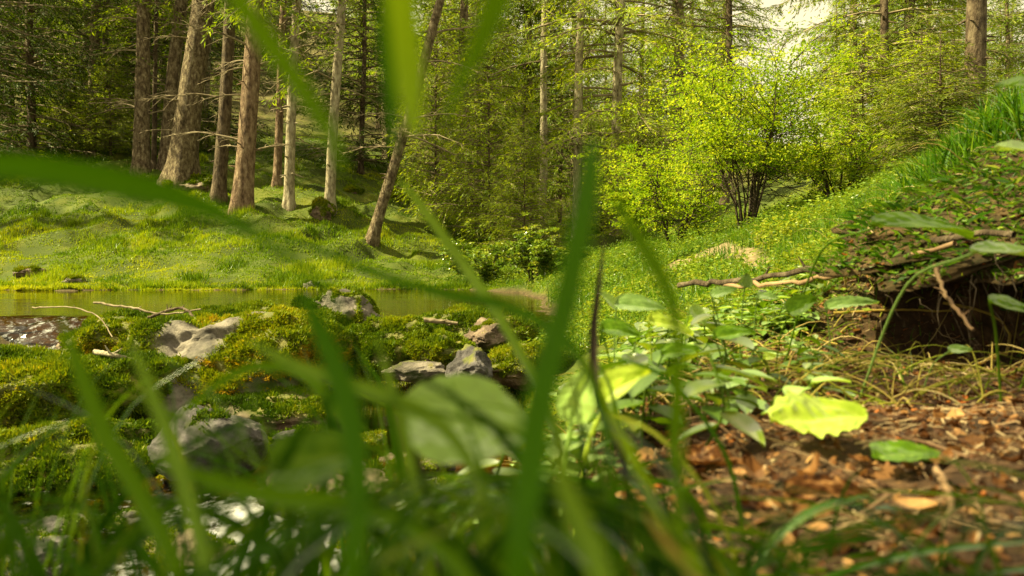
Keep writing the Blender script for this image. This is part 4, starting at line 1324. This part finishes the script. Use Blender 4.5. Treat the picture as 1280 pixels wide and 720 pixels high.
for i, (lb, px, py, Y, L, W, ax, mt) in enumerate(LV):
    p = pt(px, py, Y * 1.3); L *= .8; W *= .85
    p[2] = max(p[2], float(H(p[0], p[1])[0]) + .006)
    leafthing(lb, p, L, W, ax, (-.15 + .1 * (i % 3), -.55, .75), mt, (p[0] - .02 + .012 * (i % 4), p[1] + .04), seed=20 + i, stalk_r=.0008, cup=.2, teeth=.5 + .9 * (i % 2))

# low plants: stem with a few leaves, many alike
def plant_mesh(seed, hh, nl, L, mat):
    r = np.random.default_rng(seed)
    gs = Geo()
    P = spline(np.array([(0, 0, -.004), (r.normal(0, .1) * hh, r.normal(0, .1) * hh, hh * .5), (r.normal(0, .2) * hh, r.normal(0, .2) * hh, hh)]), 8)
    v, f = tubes(P[None], np.full((1, 8), .0009), 5); gs.add(v, f, .4)
    lm = []
    for k in range(nl):
        t = .35 + .65 * k / max(1, nl - 1)
        c = np.array([np.interp(t, np.linspace(0, 1, 8), P[:, a]) for a in range(3)])
        az = k * 2.4 + seed
        d = norm(np.array([[math.cos(az), math.sin(az), r.uniform(-.2, .4)]]))[0]
        n_, m_ = 10, 5
        T_, B_ = np.meshgrid(np.linspace(0, 1, n_), np.linspace(-1, 1, m_), indexing='ij')
        s_ = norm(np.cross((0, 0, 1.), d)[None])[0]; up = np.cross(d, s_)
        l = L * r.uniform(.7, 1.2)
        prof = np.sin(PI * T_ ** .75) ** .8 + .01
        V = c + d * (T_.ravel() * l)[:, None] + s_ * (B_.ravel() * prof.ravel() * l * .32)[:, None] + up * ((np.abs(B_) * .08 - .35 * T_ ** 2).ravel() * l)[:, None]
        i = np.arange(n_ - 1)[:, None] * m_; j = np.arange(m_ - 1)[None]
        Q = np.stack([i + j, i + j + 1, i + j + m_ + 1, i + j + m_], -1).reshape(-1, 4)
        gl = Geo(); gl.add(V, Q, np.clip(.35 + .4 * np.exp(-(B_.ravel() / .2) ** 2) + r.normal(0, .1), 0, 1))
        lm.append(gl.mesh('leaf', M[mat]))
    return gs.mesh('stem', M['herb']), lm
PL = [plant_mesh(1, .05, 5, .035, 'leaf_green'), plant_mesh(2, .04, 4, .04, 'leaf_blue'), plant_mesh(3, .06, 6, .03, 'herb'), plant_mesh(4, .045, 5, .032, 'leaf_pale')]
prng = random.Random(5)
def put_plant(k, x, y, s, rz, tilt=0):
    st, lv = PL[k]
    root = thing('leafy_plant', 'low broad leaved plant crowding the edge of the near bank', 'plant', (x, y, float(H(x, y)[0])), rz, 'low plants on the bank edge')
    root.scale = (s, s, s)
    link('stem', st, root)
    for m_ in lv: link('leaf', m_, root)
cnt = 0
while cnt < 150:
    px = prng.uniform(640, 1010); py = prng.uniform(345, 480)
    if px > 870 and py > 430: continue
    if px < 740 and py > 440: continue
    X, Y, Z = hit(px, py, .45)
    if Y > 1.9: continue
    put_plant(prng.choice((0, 0, 0, 2, 2, 2, 1, 3)), X, Y, prng.uniform(.8, 1.5) * (.75 if X / Y > .2 else 1), prng.uniform(0, 6.28)); cnt += 1
for q in range(60):
    y = prng.uniform(.6, 1.25); x = prng.uniform(.0, .40 * y)
    put_plant(prng.choice((0, 0, 0, 2, 2, 2, 1, 3)), x, y, prng.uniform(.9, 1.5) * (1 if x < .25 * y else .7), prng.uniform(0, 6.28))
for q in range(22):
    X, Y, Z = hit(prng.uniform(1000, 1275), prng.uniform(215, 330), .6)
    put_plant(prng.choice((0, 0, 2)), X, Y, prng.uniform(.4, .8), prng.uniform(0, 6.28))
for q in range(26):
    X, Y, Z = hit(prng.uniform(600, 780), prng.uniform(470, 640), .3)
    put_plant(prng.choice((0, 1, 2, 3)), X, Y, prng.uniform(.4, .7), prng.uniform(0, 6.28))

# sticks and roots
def stick(label, pts, r0, mat='litter_twig', name='stick', lift=.006, ground=True, cat='stick', seed=0, knots=True):
    P = []
    for a in pts:
        if ground:
            X, Y, Z = hit(a[0], a[1], .3)
            P.append((X, Y, Z + lift))
        else:
            q = pt(*a); q[2] = max(q[2], float(H(q[0], q[1])[0]) + r0 * .2) if name == 'root' else q[2]; P.append(q)
    S = spline(np.array(P), 26)
    rr = np.random.default_rng(seed)
    L = np.linalg.norm(S[-1] - S[0])
    S = S + rr.normal(0, .004 * L, S.shape)
    g = Geo()
    rad = r0 * (1 - .35 * np.linspace(0, 1, 26)) * rr.uniform(.85, 1.15, 26)
    v, f = tubes((S - S[0])[None], rad[None], 10); g.add(v, f, .55)
    nb = 4
    b = S[rr.integers(4, 24, nb)] - S[0]
    d = norm(rr.normal(0, 1, (nb, 3)) + np.array((0, 0, .5)))
    v, f = tubes(np.stack([b, b + d * r0 * 2, b + d * r0 * 4], 1), np.broadcast_to(np.array([.5, .35, .15]) * r0, (nb, 3)), 5)
    g.add(v, f, .4)
    o = g.build(name, M[mat], None, True, S[0])
    tag(o, label, cat)
stick('short brown stick lying on the soil, leaning towards the arched leaf', [(926, 438), (942, 470), (958, 500)], .0045, seed=1, lift=.012)
stick('long yellow straw crossing the low plants above the soil', [(940, 398), (1000, 424), (1048, 446)], .0016, 'blade_straw', seed=2, lift=.014, cat='straw')
stick('curved pale straw above the long yellow one', [(1040, 402), (1120, 398), (1190, 418)], .0022, 'blade_straw', seed=3, lift=.012, cat='straw')
stick('thin reddish twig standing before the dark hollow', [(1168, 332, .85), (1180, 365, .82), (1216, 412, .74)], .0022, seed=4, ground=False)
stick('grey exposed root running along the lip of the dark hollow', [(850, 356, 2.1), (960, 345, 1.7), (1060, 330, 1.4), (1150, 306, 1.15), (1270, 288, 1.02)], .007, 'bark_dark', name='root', seed=5, ground=False, cat='root')
stick('second thinner root below the grey exposed root', [(900, 358, 1.9), (1010, 352, 1.5), (1110, 328, 1.2), (1190, 303, 1.05)], .005, 'litter_twig', name='root', seed=6, ground=False, cat='root')
stick('twig with a bent tip leaning in the lower right of the soil', [(1170, 610), (1190, 650), (1180, 690)], .002, seed=7, lift=.01)
stick('pale dry stalk bent like a hook at the right edge of the soil', [(1180, 392), (1250, 420), (1262, 450), (1225, 470)], .0022, 'blade_straw', seed=8, lift=.012, cat='stalk')
stick('short dark twig lying left of the lime green leaf', [(846, 500), (880, 522)], .0028, seed=9, lift=.006)
stick('bleached branch lying on the mossy hump of the dam', [(118, 378, 3.7), (160, 384, 3.65), (205, 392, 3.6), (252, 386, 3.6)], .006, 'twig', name='branch', seed=10, ground=False, cat='branch')
stick('thin curved white twig arching over the riffle', [(40, 385, 3.7), (90, 384, 3.6), (125, 398, 3.5), (140, 422, 3.4)], .0035, 'twig', name='branch', seed=11, ground=False, cat='branch')
stick('dark forked branch lying behind the pale topped boulder', [(185, 397, 3.6), (225, 385, 3.6), (245, 398, 3.5)], .008, 'bark_dark', name='branch', seed=12, ground=False, cat='branch')
stick('pale cut branch poking from the moss left of the large boulder', [(118, 440, 2.9), (142, 444, 2.85), (166, 450, 2.9)], .010, 'bark_pale', name='branch', seed=13, ground=False, cat='branch')
stick('short pale log piece lying on top of the golden moss cushion', [(530, 400, 3.3), (550, 402, 3.3), (572, 404, 3.3)], .011, 'twig', name='branch', seed=14, ground=False, cat='branch')
X, Y, Z = hit(403, 272, 6)
rock('stump', 'small mossy stump at the foot of the lone pale spruce', (X, Y, Z + .08), (.2, .18, .22), .3, 44, 'rock', .8, tuft=5000, th=.02)['category'] = 'stump'
for i, (px, py, s, lb) in enumerate(((245, 232, .5, 'mossy root mound right of the broadest trunk'), (500, 250, .3, 'dark mossy mound right of the leaning spruce'), (440, 240, .25, 'round tussock of moss beside the shaded trunk'))):
    X, Y, Z = hit(px, py, 6)
    r_ = rock('moss_mound', lb, (X, Y, Z), (s, s * .8, s * .45), i, 60 + i, 'rock', 1.0, tuft=9000, th=.03); r_['category'] = 'mound'

# the blurred blades close to the lens
blade('tall dark green blade rising blurred in front of the centre', [(741, 172, .135, 10), (738, 215, .132, 30), (725, 290, .128, 34), (704, 390, .125, 40), (680, 480, .12, 44), (660, 600, .115, 44), (648, 720, .11, 40)], (.004, .13), 'blade_dark', twist=.3)
blade('bright lime blade hanging from the top, left of the centre', [(517, 165, .12, 16), (514, 120, .12, 38), (508, 50, .118, 42), (500, -20, .115, 44), (480, -120, .11, 40)], [(-.085, .09, .055), (-.115, .08, -.03), (-.12, .09, -.19)], 'blade_lime', twist=.2)
blade('lime blade slanting down from the top right of the centre', [(556, 152, .13, 6), (572, 110, .13, 18), (602, 50, .128, 30), (625, -10, .125, 40), (650, -110, .12, 42)], [(.04, .09, .075), (.09, .05, .03), (.10, .06, -.17)], 'blade_mid', twist=.3)
blade('green blade slanting from the upper left towards the trunks', [(430, 215, .12, 8), (412, 165, .12, 24), (370, 100, .118, 30), (330, 45, .115, 32), (290, -10, .11, 32), (220, -90, .105, 30)], [(-.085, .08, .05), (-.12, .07, -.03), (-.13, .08, -.19)], 'blade_mid', twist=.4)
blade('dark blurred vertical shadowy blade left of the lime one', [(492, 190, .15, 8), (488, 120, .15, 18), (482, 40, .148, 24), (478, -40, .145, 24)], [(-.06, .12, .085), (-.11, .10, .02), (-.13, .10, -.19)], 'blade_dark', twist=.3)
blade('broad dark green blade crossing from the left edge over the meadow', [(440, 425, .13, 3), (415, 372, .13, 9), (375, 330, .13, 12), (330, 298, .128, 16), (260, 262, .125, 26), (170, 240, .12, 32), (80, 222, .115, 34), (-10, 212, .11, 34), (-90, 230, .10, 36)], [(-.10, .09, -.03), (-.115, .085, -.18)], 'blade_dark', twist=.45)
blade('second green blade running parallel under the broad crossing one', [(320, 300, .16, 6), (270, 262, .16, 18), (200, 236, .158, 26), (110, 214, .155, 28), (-10, 204, .15, 28), (-110, 230, .14, 26)], [(-.14, .12, -.03), (-.15, .12, -.18)], 'blade_dark', twist=.3)
blade('pale thin blade falling diagonally to the foot of the big dark blade', [(500, 225, .3, 5), (530, 262, .3, 12), (575, 325, .3, 15), (620, 390, .295, 15), (665, 470, .29, 13), (700, 560, .28, 12)], (.02, .29), 'blade_pale', twist=.5)
blade('dark thin blade lying across the pool towards the big dark blade', [(330, 285, .2, 4), (400, 312, .2, 9), (480, 345, .2, 12), (560, 368, .2, 15), (640, 385, .2, 16), (720, 440, .2, 14), (760, 560, .2, 14)], (.028, .2), 'blade_dark', twist=.4)
blade('green blade standing blurred left of the centre before the dam', [(372, 352, .14, 6), (392, 395, .14, 24), (420, 460, .138, 34), (440, 530, .135, 36), (448, 620, .13, 34), (440, 720, .125, 30)], (-.03, .15), 'blade_dark', twist=.4)
blade('pale blade lying over the dark water below the large boulder', [(310, 425, .2, 4), (360, 452, .2, 16), (420, 475, .2, 20), (490, 498, .2, 22), (560, 540, .2, 20), (600, 620, .195, 16)], (-.005, .2), 'blade_pale', twist=.4)
blade('narrow blade arching left over the grey-violet stone', [(195, 545, .25, 3), (240, 505, .25, 9), (310, 460, .25, 13), (380, 470, .25, 14), (440, 560, .245, 14)], (-.04, .25), 'blade_mid', twist=.4)
blade('translucent green blade tip right of the big dark blade', [(765, 238, .15, 6), (785, 275, .15, 20), (812, 320, .15, 24), (838, 372, .15, 20), (850, 460, .15, 14)], (.035, .16), 'blade_mid', twist=.5)
blade('yellow green stem leaning down to the bottom right of the centre', [(728, 440, .2, 4), (748, 490, .2, 12), (785, 560, .2, 16), (830, 650, .195, 18), (880, 730, .19, 18)], (.055, .19), 'blade_lime', twist=.2)
blade('dark brown stem rising beside the pale oval leaf', [(755, 300, .35, 3), (748, 360, .35, 8), (742, 420, .35, 12), (748, 500, .345, 12), (780, 580, .34, 10)], (.052, .34), 'stem', name='plant_stem', cat='stem', twist=.2)
blade('upright green blade in front of the brown soil', [(842, 455, .22, 3), (843, 490, .22, 8), (840, 560, .22, 9), (848, 640, .215, 9)], (.047, .215), 'blade_mid', twist=.3)
blade('orange brown dry blade at the bottom right of the centre', [(806, 640, .15, 3), (826, 668, .15, 10), (850, 700, .15, 14), (885, 750, .145, 14)], (.04, .15), 'blade_straw', twist=.3)
blade('long blade sweeping over the lower left stream', [(170, 560, .16, 4), (240, 592, .16, 20), (330, 618, .158, 28), (430, 632, .155, 30), (520, 665, .15, 26), (590, 740, .145, 24)], (-.005, .145), 'blade_mid', twist=.4)
blade('green blade leaning left at the lower left corner', [(75, 395, .17, 4), (95, 450, .17, 18), (130, 540, .168, 26), (175, 620, .165, 26), (225, 730, .16, 26)], (-.06, .16), 'blade_mid', twist=.4)
blade('pale green blade before the lower left moss mounds', [(160, 420, .16, 4), (185, 480, .16, 16), (215, 560, .158, 22), (240, 640, .155, 22), (262, 740, .15, 20)], (-.05, .15), 'blade_pale', twist=.5)
blade('slender pale blade crossing the pale round leaf', [(560, 475, .19, 3), (578, 520, .19, 6), (598, 570, .19, 8), (612, 640, .188, 9)], (.0, .19), 'blade_mid', twist=.3)
blade('light blade beside the pale round leaf on its left', [(470, 420, .2, 3), (485, 470, .2, 12), (505, 540, .2, 16), (520, 620, .198, 16), (532, 720, .195, 15)], (-.02, .19), 'blade_pale', twist=.4)
blade('soft light green blade at the bottom centre', [(695, 560, .12, 5), (705, 605, .12, 26), (728, 660, .12, 34), (755, 740, .118, 32)], (.014, .12), 'blade_pale', twist=.3)

def foreground_grass():
    r = random.Random(21)
    g = Geo()
    def one(tip, Y, rootx, wd, tint, seed):
        T0 = pt(tip[0], tip[1], Y)
        rx = rootx
        ry = Y + r.uniform(-.01, .02)
        rz = float(H(rx, ry)[0]) - .003
        B = np.array((rx, ry, rz))
        hgt = T0[2] - rz
        m1 = B + np.array((0, 0, hgt * .45)) + (T0 - B) * np.array((.12, .1, 0))
        m2 = B + (T0 - B) * np.array((.5, .5, .86))
        S = spline(np.stack([T0, m2, m1, B]), 18)
        t = np.linspace(0, 1, 18)
        ww = wd * np.clip(t * 3.2, .04, 1) ** .8
        Tn = norm(np.gradient(S, axis=0)); side = norm(np.cross(Tn, norm(S)))
        a = r.uniform(-.9, .9); nn = np.cross(side, Tn)
        s2 = side * math.cos(a) + nn * math.sin(a)
        V = np.stack([S - s2 * ww[:, None] / 2, S + np.cross(s2, Tn) * ww[:, None] * .15, S + s2 * ww[:, None] / 2], 1).reshape(-1, 3)
        i = np.arange(17)[:, None] * 3; j = np.arange(2)[None]
        g.add(V, np.stack([i + j, i + j + 1, i + j + 4, i + j + 3], -1).reshape(-1, 4), tint)
    for k in range(260):
        Y = r.uniform(.11, .42)
        px = r.choice((r.uniform(-120, 1350), r.gauss(560, 170), r.gauss(600, 150)))
        if px > 880: top = r.uniform(600, 740)
        elif px > 740: top = r.uniform(570, 720)
        elif px < 300: top = r.uniform(520, 730)
        else: top = 400 + abs(r.gauss(60, 120))
        if px < 900 and px > 700 and top < 500: Y = max(Y, .25)
        if px < 330 and Y > .3: Y *= .6
        if 60 < px < 470: top = max(top, 600 if r.random() < .6 else 430)
        if 240 < px < 430 and r.random() < .5: continue
        if 470 < px < 700: top = max(top, 590)
        x0 = pt(px, 360, Y)[0]
        lean = r.gauss(0, .05)
        tint = r.uniform(.1, .5) if (px < 200 or px > 900) else min(1, max(0, r.gauss(.36, .28)))  # darker tint towards both sides puts shade into the blades
        one((px, top), Y, x0 + lean, r.uniform(.0014, .0042), tint, k)
    for k in range(230):                     # finer blades crossing each other
        Y = r.uniform(.16, .38)
        px = r.uniform(-60, 720) if k % 4 else r.uniform(700, 1300)
        top = r.uniform(410, 620) if px < 700 else r.uniform(560, 700)
        if 250 < px < 400 and r.random() < .4: continue
        if 460 < px < 700: top = max(top, 600); Y = max(Y, .2)
        if 700 <= px < 900: top = max(top, 620)
        one((px, top), Y, pt(px, 360, Y)[0] + r.gauss(0, .075), r.uniform(.0006, .0016), min(1, max(0, r.gauss(.5, .25))), k)
    tag(g.build('foreground_grass', M['grass']), 'blurred green grass growing close to the lens on the bank', 'grass', kind='stuff')
foreground_grass()
